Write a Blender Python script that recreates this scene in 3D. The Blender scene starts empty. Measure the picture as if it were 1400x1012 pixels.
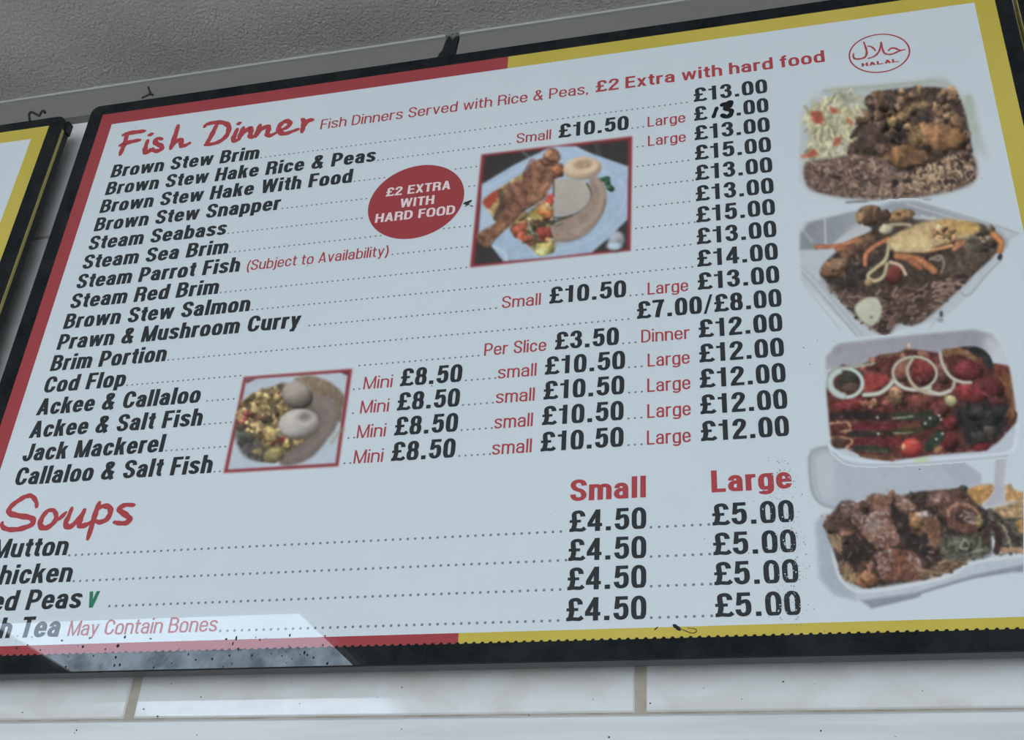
import bpy, bmesh, math, random
import numpy as np
from mathutils import Matrix, Vector

# ---------------------------------------------------------------- camera, light, exposure
SC = bpy.context.scene
COL = SC.collection
CAMZ = 1.55                                   # eye height above the shop floor
FPX = 1637.38                                 # focal length in pixels of the 1400 px wide frame
ROT = np.array([[0.96967463, 0.07846336, 0.23146189],
                [0.23717517, -0.5306722, -0.81371676],
                [0.05898344, 0.84393751, -0.53318893]])
cam_data = bpy.data.cameras.new('camera')
cam_data.sensor_fit = 'HORIZONTAL'
cam_data.sensor_width = 36.0
cam_data.lens = FPX * 36.0 / 1400.0
cam_data.clip_start = 0.02
cam = bpy.data.objects.new('camera', cam_data)
COL.objects.link(cam)
cam.matrix_world = Matrix.Translation((0, 0, CAMZ)) @ Matrix(ROT.tolist()).to_4x4()
SC.camera = cam

world = bpy.data.worlds.new('overcast_daylight')
SC.world = world
world.use_nodes = True
bg = world.node_tree.nodes['Background']
bg.inputs['Color'].default_value = (0.765, 0.865, 0.96, 1)
bg.inputs['Strength'].default_value = 3.12
LAMP_STRENGTH = 4.9

SC.view_settings.view_transform = 'Standard'
SC.view_settings.look = 'None'
SC.view_settings.gamma = 1
SC.view_settings.use_curve_mapping = False
SC.view_settings.exposure = 0.0

# ---------------------------------------------------------------- geometry of the place
YF = 1.0645                                   # front plane of the menu boards
DEPTH = 0.018                                 # depth of a board's frame
def board_point(px, py):
    """where the line of sight through a photo pixel meets the board's front plane: (x, z above eye)"""
    d = ROT @ np.array([(px - 700) / FPX, (506 - py) / FPX, -1.0])
    d = d / d[1] * YF
    return float(d[0]), float(d[2])


def board_z(px, py):
    return board_point(px, py)[1]


YW = YF + 0.050                               # tiled wall behind the hanging boards
YS = YW - 0.014                               # face of the strip along the ceiling
ZC = CAMZ + board_z(350, 86) * (YS - .0045) / YF   # ceiling


def lin(c):
    out = []
    for v in c[:3]:
        v = v / 255.0
        out.append(v / 12.92 if v <= 0.04045 else ((v + 0.055) / 1.055) ** 2.4)
    return out


# light on the board as seen: paper of albedo PAPER_ALB shows as PAPER_PX
PAPER_PX = (182, 196, 205)
PAPER_ALB = (0.765, 0.808, 0.828)
_gain = [a / l for a, l in zip(PAPER_ALB, lin(PAPER_PX))]


def ink(c):
    return tuple(min(0.95, max(0.004, l * g)) for l, g in zip(lin(c), _gain))


# ---------------------------------------------------------------- materials
def new_mat(name):
    m = bpy.data.materials.new(name)
    m.use_nodes = True
    nt = m.node_tree
    return m, nt, nt.nodes['Principled BSDF']


def flat(name, col, rough=0.5, spec=0.5, metal=0.0):
    m, nt, b = new_mat(name)
    b.inputs['Base Color'].default_value = (*col, 1)
    b.inputs['Roughness'].default_value = rough
    b.inputs['Specular IOR Level'].default_value = spec
    b.inputs['Metallic'].default_value = metal
    return m


def noisy(name, c1, c2, scale=20, rough=0.5, spec=0.5, detail=4, stretch=(1, 1, 1), lo=0.35, hi=0.65, bump=0.0, bump_scale=None, bump_dist=0.002):
    m, nt, b = new_mat(name)
    N, L = nt.nodes, nt.links
    tc = N.new('ShaderNodeTexCoord')
    mp = N.new('ShaderNodeMapping')
    mp.inputs['Scale'].default_value = stretch
    L.new(tc.outputs['Object'], mp.inputs['Vector'])
    n = N.new('ShaderNodeTexNoise')
    n.inputs['Scale'].default_value = scale
    n.inputs['Detail'].default_value = detail
    L.new(mp.outputs['Vector'], n.inputs['Vector'])
    r = N.new('ShaderNodeValToRGB')
    r.color_ramp.elements[0].position = lo
    r.color_ramp.elements[0].color = (*c1, 1)
    r.color_ramp.elements[1].position = hi
    r.color_ramp.elements[1].color = (*c2, 1)
    L.new(n.outputs['Fac'], r.inputs['Fac'])
    L.new(r.outputs['Color'], b.inputs['Base Color'])
    b.inputs['Roughness'].default_value = rough
    b.inputs['Specular IOR Level'].default_value = spec
    if bump:
        n2 = N.new('ShaderNodeTexNoise')
        n2.inputs['Scale'].default_value = bump_scale or scale
        n2.inputs['Detail'].default_value = 5
        n2.inputs['Roughness'].default_value = 0.6
        L.new(tc.outputs['Object'], n2.inputs['Vector'])
        bp = N.new('ShaderNodeBump')
        bp.inputs['Strength'].default_value = bump
        bp.inputs['Distance'].default_value = bump_dist
        L.new(n2.outputs['Fac'], bp.inputs['Height'])
        L.new(bp.outputs['Normal'], b.inputs['Normal'])
    return m


GLOSS = 0.008
M_paper = noisy('printed_white', (0.75, 0.80, 0.822), (0.78, 0.816, 0.834), 5, GLOSS, 0.5, 3)
M_red = flat('printed_red', ink((138, 58, 64)), GLOSS)
M_yellow = noisy('printed_yellow', ink((168, 157, 66)), ink((175, 163, 78)), 9, GLOSS)
M_text = flat('printed_black', ink((40, 46, 50)), GLOSS)
M_redtext = flat('printed_red_lettering', ink((150, 62, 68)), GLOSS)
M_dots = flat('printed_grey_dots', ink((105, 116, 124)), GLOSS)
M_green = flat('printed_green', ink((45, 110, 85)), GLOSS)
M_whitetext = flat('printed_white_lettering', ink((200, 190, 195)), GLOSS)
M_marker = flat('marker_pen_ink', (0.010, 0.010, 0.011), 0.35)
M_frame = flat('black_frame', (0.0062, 0.0095, 0.0115), GLOSS)
M_frame_side = flat('black_frame_side', (0.010, 0.012, 0.013), 0.45)
M_underside = flat('dark_grey_underside', (0.035, 0.038, 0.04), 0.5)
M_side_yellow = flat('yellow_side_stripe', (0.58, 0.51, 0.16), 0.45)
M_grime = flat('dark_grime', (0.012, 0.013, 0.014), 0.8)
M_wire = flat('rusty_tie_wire', (0.03, 0.028, 0.025), 0.6)
M_lamp_frame = flat('white_lamp_frame', (0.7, 0.7, 0.7), 0.4)


def print_ink_material():
    m, nt, b = new_mat('printed_picture')
    a = nt.nodes.new('ShaderNodeAttribute')
    a.attribute_name = 'ink'
    nt.links.new(a.outputs['Color'], b.inputs['Base Color'])
    b.inputs['Roughness'].default_value = GLOSS
    return m


M_print = print_ink_material()


def dusty(m, scale, lo, hi):
    """dust dulls the gloss in patches"""
    nt = m.node_tree
    b = nt.nodes['Principled BSDF']
    tc = nt.nodes.new('ShaderNodeTexCoord')
    n = nt.nodes.new('ShaderNodeTexNoise')
    n.inputs['Scale'].default_value = scale
    n.inputs['Detail'].default_value = 6
    n.inputs['Roughness'].default_value = .65
    r = nt.nodes.new('ShaderNodeMapRange')
    r.inputs['From Min'].default_value = .38
    r.inputs['From Max'].default_value = .60
    r.inputs['To Min'].default_value = lo
    r.inputs['To Max'].default_value = hi
    nt.links.new(tc.outputs['Object'], n.inputs['Vector'])
    nt.links.new(n.outputs['Fac'], r.inputs['Value'])
    nt.links.new(r.outputs['Result'], b.inputs['Specular IOR Level'])


dusty(M_frame, 26, .24, .56)
dusty(M_paper, 8, .44, .54)


# ---------------------------------------------------------------- mesh helpers
def link_mesh(name, verts, faces, mats, parent=None, midx=None, smooth=False):
    me = bpy.data.meshes.new(name)
    me.from_pydata([tuple(v) for v in verts], [], faces)
    for m in (mats if isinstance(mats, (list, tuple)) else [mats]):
        me.materials.append(m)
    if midx is not None:
        me.polygons.foreach_set('material_index', midx)
    if smooth:
        me.polygons.foreach_set('use_smooth', [True] * len(faces))
    me.update()
    o = bpy.data.objects.new(name, me)
    COL.objects.link(o)
    if parent is not None:
        o.parent = parent
        o.matrix_parent_inverse = Matrix.Identity(4)
        # meshes are written in world coordinates: bring them into the parent's frame
        off = world_loc(parent)
        me.transform(Matrix.Translation((-off[0], -off[1], -off[2])))
    return o


def world_loc(o):
    v = Vector((0, 0, 0))
    while o is not None:
        v = v + o.location
        o = o.parent
    return v


def empty(name, loc, label, cat, group=None):
    o = bpy.data.objects.new(name, None)
    COL.objects.link(o)
    o.location = loc
    o.empty_display_size = 0.05
    o['label'] = label
    o['category'] = cat
    if group:
        o['group'] = group
    return o


def tag(o, label, cat, group=None):
    o['label'] = label
    o['category'] = cat
    if group:
        o['group'] = group
    return o


def structure(o, label, cat):
    o['kind'] = 'structure'
    o['label'] = label
    o['category'] = cat
    return o


class MB:
    def __init__(self):
        self.v, self.f, self.mi = [], [], []

    def quad(self, a, b, c, d, m=0):
        n = len(self.v)
        self.v += [a, b, c, d]
        self.f.append((n, n + 1, n + 2, n + 3))
        self.mi.append(m)

    def poly(self, pts, m=0):
        n = len(self.v)
        self.v += list(pts)
        self.f.append(tuple(range(n, n + len(pts))))
        self.mi.append(m)

    def box(self, x0, x1, y0, y1, z0, z1, m=0):
        P = [(x0, y0, z0), (x1, y0, z0), (x1, y1, z0), (x0, y1, z0), (x0, y0, z1), (x1, y0, z1), (x1, y1, z1), (x0, y1, z1)]
        n = len(self.v)
        self.v += P
        for f in ((3, 2, 1, 0), (4, 5, 6, 7), (0, 1, 5, 4), (1, 2, 6, 5), (2, 3, 7, 6), (3, 0, 4, 7)):
            self.f.append(tuple(n + i for i in f))
            self.mi.append(m)

    def bevel_box(self, x0, x1, y0, y1, z0, z1, b, m=0):
        """box whose front (y0) rim is chamfered"""
        o = [(x0, z0), (x1, z0), (x1, z1), (x0, z1)]
        i = [(x0 + b, z0 + b), (x1 - b, z0 + b), (x1 - b, z1 - b), (x0 + b, z1 - b)]
        n = len(self.v)
        self.v += [(p[0], y1, p[1]) for p in o] + [(p[0], y0 + b, p[1]) for p in o] + [(p[0], y0, p[1]) for p in i]
        fs = [(3, 2, 1, 0)[::-1], (8, 9, 10, 11)]
        for k in range(4):
            j = (k + 1) % 4
            fs += [(k, j, 4 + j, 4 + k), (4 + k, 4 + j, 8 + j, 8 + k)]
        for f in fs:
            self.f.append(tuple(n + q for q in f))
            self.mi.append(m)

    def build(self, name, mats, parent=None, smooth=False):
        return link_mesh(name, self.v, self.f, mats, parent, self.mi, smooth)


def rounded_rect(x0, x1, z0, z1, r, seg=8):
    pts = []
    for cx, cz, a0 in ((x1 - r, z0 + r, -90), (x1 - r, z1 - r, 0), (x0 + r, z1 - r, 90), (x0 + r, z0 + r, 180)):
        for k in range(seg + 1):
            a = math.radians(a0 + 90 * k / seg)
            pts.append((cx + r * math.cos(a), cz + r * math.sin(a)))
    return pts


def tube(pts, rad, seg=8):
    mb = MB()
    pts = [Vector(p) for p in pts]
    rings = []
    for i, p in enumerate(pts):
        t = (pts[min(i + 1, len(pts) - 1)] - pts[max(i - 1, 0)]).normalized()
        ref = Vector((0, 0, 1)) if abs(t.z) < 0.9 else Vector((1, 0, 0))
        a = t.cross(ref).normalized()
        b = t.cross(a)
        r = rad[i] if isinstance(rad, (list, tuple)) else rad
        rings.append([p + (a * math.cos(2 * math.pi * k / seg) + b * math.sin(2 * math.pi * k / seg)) * r for k in range(seg)])
    for r in rings:
        mb.v += [tuple(q) for q in r]
    for i in range(len(rings) - 1):
        for k in range(seg):
            j = (k + 1) % seg
            mb.f.append((i * seg + k, i * seg + j, (i + 1) * seg + j, (i + 1) * seg + k))
            mb.mi.append(0)
    mb.f.append(tuple(range(seg))[::-1])
    mb.f.append(tuple((len(rings) - 1) * seg + k for k in range(seg)))
    mb.mi += [0, 0]
    return mb


def spline(pts, n=8, closed=False):
    P = [np.array(p, float) for p in pts]
    out = []
    m = len(P)
    rng = range(m if closed else m - 1)
    for i in rng:
        if closed:
            p0, p1, p2, p3 = P[(i - 1) % m], P[i], P[(i + 1) % m], P[(i + 2) % m]
        else:
            p0, p1, p2, p3 = P[max(i - 1, 0)], P[i], P[i + 1], P[min(i + 2, m - 1)]
        for k in range(n):
            t = k / n
            out.append(0.5 * ((2 * p1) + (-p0 + p2) * t + (2 * p0 - 5 * p1 + 4 * p2 - p3) * t * t + (-p0 + 3 * p1 - 3 * p2 + p3) * t ** 3))
    if not closed:
        out.append(P[-1])
    return out


# ---------------------------------------------------------------- lettering: a condensed grotesque built from strokes
XH = 0.735
DE = -0.21


def glyph(c, s, t):
    """outer width W and primitives, cap height 1.  s, t = half stem, half bar"""
    H = 1.0
    S2, T2 = 2 * s, 2 * t
    x = XH - t
    R, D, S, P = [], [], [], []

    def rect(x0, y0, x1, y1):
        P.append([(x0, y0), (x1, y0), (x1, y1), (x0, y1)])

    def diag(x0, y0, x1, y1, k):
        P.append([(x0 - k, y0), (x0 + k, y0), (x1 + k, y1), (x1 - k, y1)])

    def st(pts, rad=0.2, closed=False):
        S.append((pts, rad, closed))

    def rbox(x0, y0, x1, y1, rad):
        st([((x0 + x1) / 2, y0), (x1, y0), (x1, y1), (x0, y1), (x0, y0)], rad, True)

    k = s * 1.0
    if c == 'A':
        W = .66; m = W / 2; diag(k, 0, m, H, k); diag(W - k, 0, m, H, k); rect(.16, .21, W - .16, .21 + T2)
    elif c == 'B':
        W = .63; rect(0, 0, S2, H); st([(s, H - t), (W - .03 - s, H - t), (W - .03 - s, .53), (s, .53)], .22); st([(s, .53), (W - s, .53), (W - s, t), (s, t)], .24)
    elif c == 'C':
        W = .63; r = W - s; st([(r, .65), (r, H - t), (s, H - t), (s, t), (r, t), (r, .36)], .3)
    elif c == 'D':
        W = .64; r = W - s; rect(0, 0, S2, H); st([(s, H - t), (r, H - t), (r, t), (s, t)], .32)
    elif c == 'E':
        W = .54; rect(0, 0, S2, H); rect(0, H - T2, W, H); rect(0, .52 - t, W - .04, .52 + t); rect(0, 0, W + .01, T2)
    elif c == 'F':
        W = .52; rect(0, 0, S2, H); rect(0, H - T2, W, H); rect(0, .50 - t, W - .05, .50 + t)
    elif c == 'H':
        W = .64; rect(0, 0, S2, H); rect(W - S2, 0, W, H); rect(0, .52 - t, W, .52 + t)
    elif c == 'I':
        W = S2; rect(0, 0, S2, H)
    elif c == 'J':
        W = .53; r = W - s; st([(r, H), (r, t), (s, t), (s, .34)], .26)
    elif c == 'L':
        W = .52; rect(0, 0, S2, H); rect(0, 0, W, T2)
    elif c == 'M':
        W = .80; rect(0, 0, S2 * .92, H); rect(W - S2 * .92, 0, W, H); diag(W / 2, 0, s, H, k * .9); diag(W / 2, 0, W - s, H, k * .9)
    elif c == 'O':
        W = .66; rbox(s, t, W - s, H - t, .32)
    elif c == 'P':
        W = .61; r = W - s; rect(0, 0, S2, H); st([(s, H - t), (r, H - t), (r, .43), (s, .43)], .26)
    elif c == 'R':
        W = .64; r = W - s; rect(0, 0, S2, H); st([(s, H - t), (r - .01, H - t), (r - .01, .49), (s, .49)], .24); st([(.3, .49), (r - .02, .49), (r - .02, .1), (r + .01, 0)], .18)
    elif c == 'S':
        W = .61; r = W - s; st([(r, .70), (r, H - t), (s, H - t), (s, .575), (r, .44), (r, t), (s, t), (s, .31)], .24)
    elif c == 'T':
        W = .56; rect(0, H - T2, W, H); rect(W / 2 - s, 0, W / 2 + s, H)
    elif c == 'V':
        W = .62; diag(W / 2, 0, k, H, k); diag(W / 2, 0, W - k, H, k)
    elif c == 'W':
        W = .92; q = k * .9; diag(.25, 0, q, H, q); diag(.25, 0, .46, H, q); diag(W - .25, 0, .46, H, q); diag(W - .25, 0, W - q, H, q)
    elif c == 'X':
        W = .62; diag(k, 0, W - k, H, k); diag(W - k, 0, k, H, k)
    elif c == '&':
        W = .70; st([(W - s * .9, 0), (.17 + s * .4, .74), (.17 + s * .4, H - t), (.47, H - t), (.47, .70), (s, .42), (s, t), (.42, t), (W - s - .02, .46)], .17)
    elif c == '\u00a3':
        W = .62; r = W - s; st([(r, .70), (r, H - t), (.17, H - t), (.17, .68), (.23, .36), (.13, t)], .24); rect(0, .43, .45, .43 + T2 * .85); st([(0, t + .01), (.12, t), (.2, t + .03), (.44, t), (r, t), (W, .17)], .10)
    elif c == '0':
        W = .57; rbox(s, t, W - s, H - t, .30)
    elif c == '1':
        W = .50; a = .40 - S2; rect(a, 0, .40, H); P.append([(.02, .70), (.40, .70), (.40, .82), (.02, .82)]); P.append([(a, .8), (.40, .8), (.40, H), (a + .07, H), (a + .04, .91)])
    elif c == '2':
        W = .57; r = W - s; st([(s, .66), (s, H - t), (r, H - t), (r, .60), (s + .03, .26), (s + .01, t)], .26); rect(0, 0, W, T2)
    elif c == '3':
        W = .57; r = W - s; st([(s, .69), (s, H - t), (r - .02, H - t), (r - .02, .535), (.22, .535)], .22); st([(.22, .535), (r, .535), (r, t), (s, t), (s, .31)], .22)
    elif c == '4':
        W = .58; a = W - .08 - S2; rect(a, 0, W - .08, H); rect(0, .21, W, .21 + T2); P.append([(0, .21 + t), (0, .38), (a + .02, H), (W - .09, H), (S2 * .95, .21 + T2)])
    elif c == '5':
        W = .57; r = W - s; rect(.07, H - T2, W - .03, H); P.append([(.03, .46), (.03 + S2 * .9, .46), (.09 + S2 * .8, H), (.08, H)]); st([(s + .01, .53), (.25, .63), (r, .64), (r, t), (s, t), (s, .30)], .23)
    elif c == '7':
        W = .55; rect(0, H - T2, W, H); st([(W - s - .01, H - t), (W * .55, .55), (.17 + s * .5, .0)], .35)
    elif c == '8':
        W = .57; r = W - s; rbox(s + .02, .53, r - .02, H - t, .22); rbox(s, t, r, .53, .22)
    elif c == '.':
        W = S2 + .09; rect(.045, 0, .045 + S2, S2 * .95)
    elif c == ',':
        W = S2 + .02; P.append([(.01, -.13), (.06, -.13), (.01 + S2, .0), (.01 + S2, S2), (.01, S2), (.01, 0)])
    elif c == '/':
        W = .38; diag(.04, -.05, .34, 1.03, s * .6)
    elif c == '(':
        W = .26; st([(W - s * .5, H), (s, .7), (s, .1), (W - s * .5, -.2)], .4)
    elif c == ')':
        W = .26; st([(s * .5, H), (W - s, .7), (W - s, .1), (s * .5, -.2)], .4)
    elif c == 'a':
        W = .55; r = W - .02 - s; st([(s + .01, .50), (s + .01, x), (r, x), (r, 0)], .19); st([(r, .42), (s, .40), (s, t), (r, t), (r, .24)], .17)
    elif c == 'b':
        W = .56; rect(0, 0, S2, H); rbox(s, t, W - s, x, .24)
    elif c == 'c':
        W = .53; r = W - s; st([(r, .47), (r, x), (s, x), (s, t), (r, t), (r, .27)], .24)
    elif c == 'd':
        W = .56; rect(W - S2, 0, W, H); rbox(s, t, W - s, x, .24)
    elif c == 'e':
        W = .55; r = W - s; rect(s, .38 - t, r + s * .6, .38 + t * .8); st([(r, .38 - t), (r, x), (s, x), (s, t), (r, t), (r, .22)], .24)
    elif c == 'f':
        W = .35; st([(W, H - t), (.08 + s, H - t), (.08 + s, 0)], .17); rect(0, XH - T2, W, XH)
    elif c == 'g':
        W = .56; r = W - s; rbox(s, t, r, x, .24); st([(r, XH), (r, DE + t), (s, DE + t), (s, -.07)], .2)
    elif c == 'h':
        W = .55; r = W - s; rect(0, 0, S2, H); st([(s, XH - .25), (s, x), (r, x), (r, 0)], .2)
    elif c == 'i':
        W = S2; rect(0, 0, S2, XH); rect(0, H - T2 * 1.1, S2, H)
    elif c == 'j':
        W = S2 + .05; st([(.05 + s, XH), (.05 + s, DE + t), (-.05, DE + t)], .12); rect(.05, H - T2 * 1.1, .05 + S2, H)
    elif c == 'k':
        W = .55; rect(0, 0, S2, H); diag(S2 - .02, .30, W - k - .01, XH, k); diag(W - k, 0, .27 + k * .3, .50, k)
    elif c == 'l':
        W = S2; rect(0, 0, S2, H)
    elif c == 'm':
        W = .84; r = W - s; m = W / 2; rect(0, 0, S2, XH); st([(s, XH - .25), (s, x), (m, x), (m, 0)], .18); st([(m, XH - .25), (m, x), (r, x), (r, 0)], .18)
    elif c == 'n':
        W = .55; r = W - s; rect(0, 0, S2, XH); st([(s, XH - .25), (s, x), (r, x), (r, 0)], .2)
    elif c == 'o':
        W = .56; rbox(s, t, W - s, x, .25)
    elif c == 'p':
        W = .56; rect(0, DE, S2, XH); rbox(s, t, W - s, x, .24)
    elif c == 'r':
        W = .37; rect(0, 0, S2, XH); st([(s, XH - .28), (s, x), (W, x)], .2)
    elif c == 's':
        W = .52; r = W - s; st([(r, .53), (r, x), (s, x), (s, .44), (r, .32), (r, t), (s, t), (s, .21)], .18)
    elif c == 't':
        W = .35; st([(.08 + s, .93), (.08 + s, t), (W, t)], .13); rect(0, XH - T2, W, XH)
    elif c == 'u':
        W = .55; r = W - s; rect(W - S2, 0, W, XH); st([(s, XH), (s, t), (r, t), (r, .25)], .2)
    elif c == 'v':
        W = .54; diag(W / 2, 0, k * .95, XH, k * .95); diag(W / 2, 0, W - k * .95, XH, k * .95)
    elif c == 'w':
        W = .80; q = k * .85; diag(.22, 0, q, XH, q); diag(.22, 0, .40, XH, q); diag(W - .22, 0, .40, XH, q); diag(W - .22, 0, W - q, XH, q)
    elif c == 'x':
        W = .53; diag(k, 0, W - k, XH, k); diag(W - k, 0, k, XH, k)
    elif c == 'y':
        W = .54; diag(W / 2, .0, k * .95, XH, k * .95); diag(W / 2 - .10, DE, W - k * .95, XH, k * .95); rect(.04, DE, W / 2 - .10, DE + T2 * .9)
    else:
        W = .26
    return W, P, S


def round_poly(pts, rad, closed):
    """polyline with its corners rounded"""
    P = [np.array(p, float) for p in pts]
    if closed and np.allclose(P[0], P[-1]):
        P = P[:-1]
    n = len(P)
    out = []
    for i in range(n):
        if not closed and i in (0, n - 1):
            out.append(P[i]); continue
        a, b, c = P[(i - 1) % n], P[i], P[(i + 1) % n]
        la, lc = np.linalg.norm(a - b), np.linalg.norm(c - b)
        if la < 1e-6 or lc < 1e-6:
            continue
        ua, uc = (a - b) / la, (c - b) / lc
        if np.dot(ua, uc) < -0.999:
            out.append(b); continue
        fa = la if (not closed and i == 1) else la / 2
        fc = lc if (not closed and i == n - 2) else lc / 2
        ra, rc = min(rad, fa * .98), min(rad, fc * .98)
        p0, p3 = b + ua * ra, b + uc * rc
        p1, p2 = b + ua * ra * .42, b + uc * rc * .42
        for k in range(7):
            q = k / 6
            out.append((1 - q) ** 3 * p0 + 3 * (1 - q) ** 2 * q * p1 + 3 * (1 - q) * q * q * p2 + q ** 3 * p3)
    return out


def ribbon(pts, wx, wy, closed):
    """quads along a polyline with a pen that is wx wide on stems and wy on bars"""
    P = [pts[0]]
    for p in pts[1:]:
        if np.linalg.norm(p - P[-1]) > 1e-5:
            P.append(p)
    if closed and np.linalg.norm(P[0] - P[-1]) < 1e-5:
        P.pop()
    n = len(P)
    left, right = [], []
    for i in range(n):
        if closed:
            a, b = P[(i - 1) % n], P[(i + 1) % n]
        else:
            a, b = P[max(i - 1, 0)], P[min(i + 1, n - 1)]
        d = b - a
        d = d / (np.linalg.norm(d) + 1e-12)
        nrm = np.array([-d[1], d[0]])
        off = np.array([nrm[0] * wx, nrm[1] * wy])
        h = np.linalg.norm(off * nrm)
        h = math.hypot(nrm[0] * wx, nrm[1] * wy)
        # mitre on sharp corners
        if (closed or 0 < i < n - 1):
            e = P[i] - P[(i - 1) % n]
            e = e / (np.linalg.norm(e) + 1e-12)
            ca = abs(float(np.dot(nrm, np.array([-e[1], e[0]]))))
            h = h / max(ca, .6)
        left.append(P[i] + nrm * h)
        right.append(P[i] - nrm * h)
    q = []
    for i in range(n if closed else n - 1):
        j = (i + 1) % n
        q.append([right[i], right[j], left[j], left[i]])
    return q


STYLES = {  # half stem, half bar, gap, space (cap-height units)
    'bold': (.116, .080, .084, .35),
    'price': (.108, .076, .092, .24),
    'light': (.064, .053, .100, .33),
    'heavy': (.21, .115, .06, .3),
    'semi': (.098, .074, .095, .28),
}
LAYER = {'base': 0.00012, 'mid': 0.00024, 'top': 0.00036}


def text_polys(txt, style, u0, v0, u1, cap):
    s, t, gap, space = STYLES[style]
    # first pass: natural width
    adv = 0.0
    for i, ch in enumerate(txt):
        w = glyph(ch, s, t)[0] if ch != ' ' else space - gap
        adv += w + (gap if i < len(txt) - 1 else 0)
    hs = (u1 - u0) / (adv * cap)
    polys = []
    x = 0.0
    for i, ch in enumerate(txt):
        if ch == ' ':
            x += space
            continue
        w, P, S = glyph(ch, s / hs, t)
        if ch in 'Iil.,' or ch == 'j':     # stem-wide letters keep their stems; spread the difference
            w0 = glyph(ch, s, t)[0]
            sh = (w0 - w) / 2
        else:
            w0, sh = w, 0
        for p in P:
            polys.append([(u0 + (x + sh + a) * hs * cap, v0 + b * cap) for a, b in p])
        for pts, rad, closed in S:
            rp = round_poly([(a * hs, b) for a, b in pts], rad * min(1.0, max(hs, .7)), closed)
            for q in ribbon(rp, s, t, closed):
                polys.append([(u0 + (x + sh) * hs * cap + a[0] * cap, v0 + a[1] * cap) for a in q])
        x += w0 + gap
    return polys


def print_polys(name, polys, mat, parent, layer='mid', label=None):
    """printed shapes: (u, z) polygons just proud of the board's front plane, facing the viewer"""
    mb = MB()
    y0 = YF - LAYER[layer]
    for n_, p in enumerate(polys):
        y = y0 - 1.5e-6 * (n_ % 37)
        a = 0
        for i in range(len(p)):
            j = (i + 1) % len(p)
            a += p[i][0] * p[j][1] - p[j][0] * p[i][1]
        if abs(a) < 1e-12:
            continue
        if a < 0:
            p = p[::-1]
        mb.poly([(q[0], y, CAMZ + q[1]) for q in p])
    o = mb.build(name, mat, parent)
    if label:
        o['label'] = label
    return o


def text(parent, name, txt, style, u0, v0, u1, cap, mat, label=None, layer='mid'):
    return print_polys(name, text_polys(txt, style, u0, v0, u1, cap), mat, parent, layer, label)


def brush(strokes, w, to_uv, n=6, taper=True):
    polys = []
    for st in strokes:
        wd = w
        if isinstance(st, tuple):
            st, wd = st
        pts = [np.array(to_uv(*p)) for p in st]
        pts = spline(pts, n) if len(pts) > 2 else [pts[0] + (pts[1] - pts[0]) * k / 4 for k in range(5)]
        m = len(pts)
        L, Rr = [], []
        for i in range(m):
            d = pts[min(i + 1, m - 1)] - pts[max(i - 1, 0)]
            d = d / (np.linalg.norm(d) + 1e-12)
            nr = np.array([-d[1], d[0]])
            h = wd * (1 + .10 * math.sin(i * .9)) * (.55 + .45 * min(1, 3.0 * i / m + .25, 3.0 * (m - 1 - i) / m + .25) if taper else 1)
            L.append(pts[i] + nr * h)
            Rr.append(pts[i] - nr * h)
        for i in range(m - 1):
            polys.append([Rr[i], Rr[i + 1], L[i + 1], L[i]])
        for q, r in ((pts[0], np.linalg.norm(L[0] - pts[0])), (pts[-1], np.linalg.norm(L[-1] - pts[-1]))):
            polys.append([(q[0] + r * math.cos(a * math.pi / 6), q[1] + r * math.sin(a * math.pi / 6)) for a in range(12)])
    return polys


# ---------------------------------------------------------------- printed food pictures: a small painter
CELL = 1.1   # photo pixels per printed cell


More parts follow.
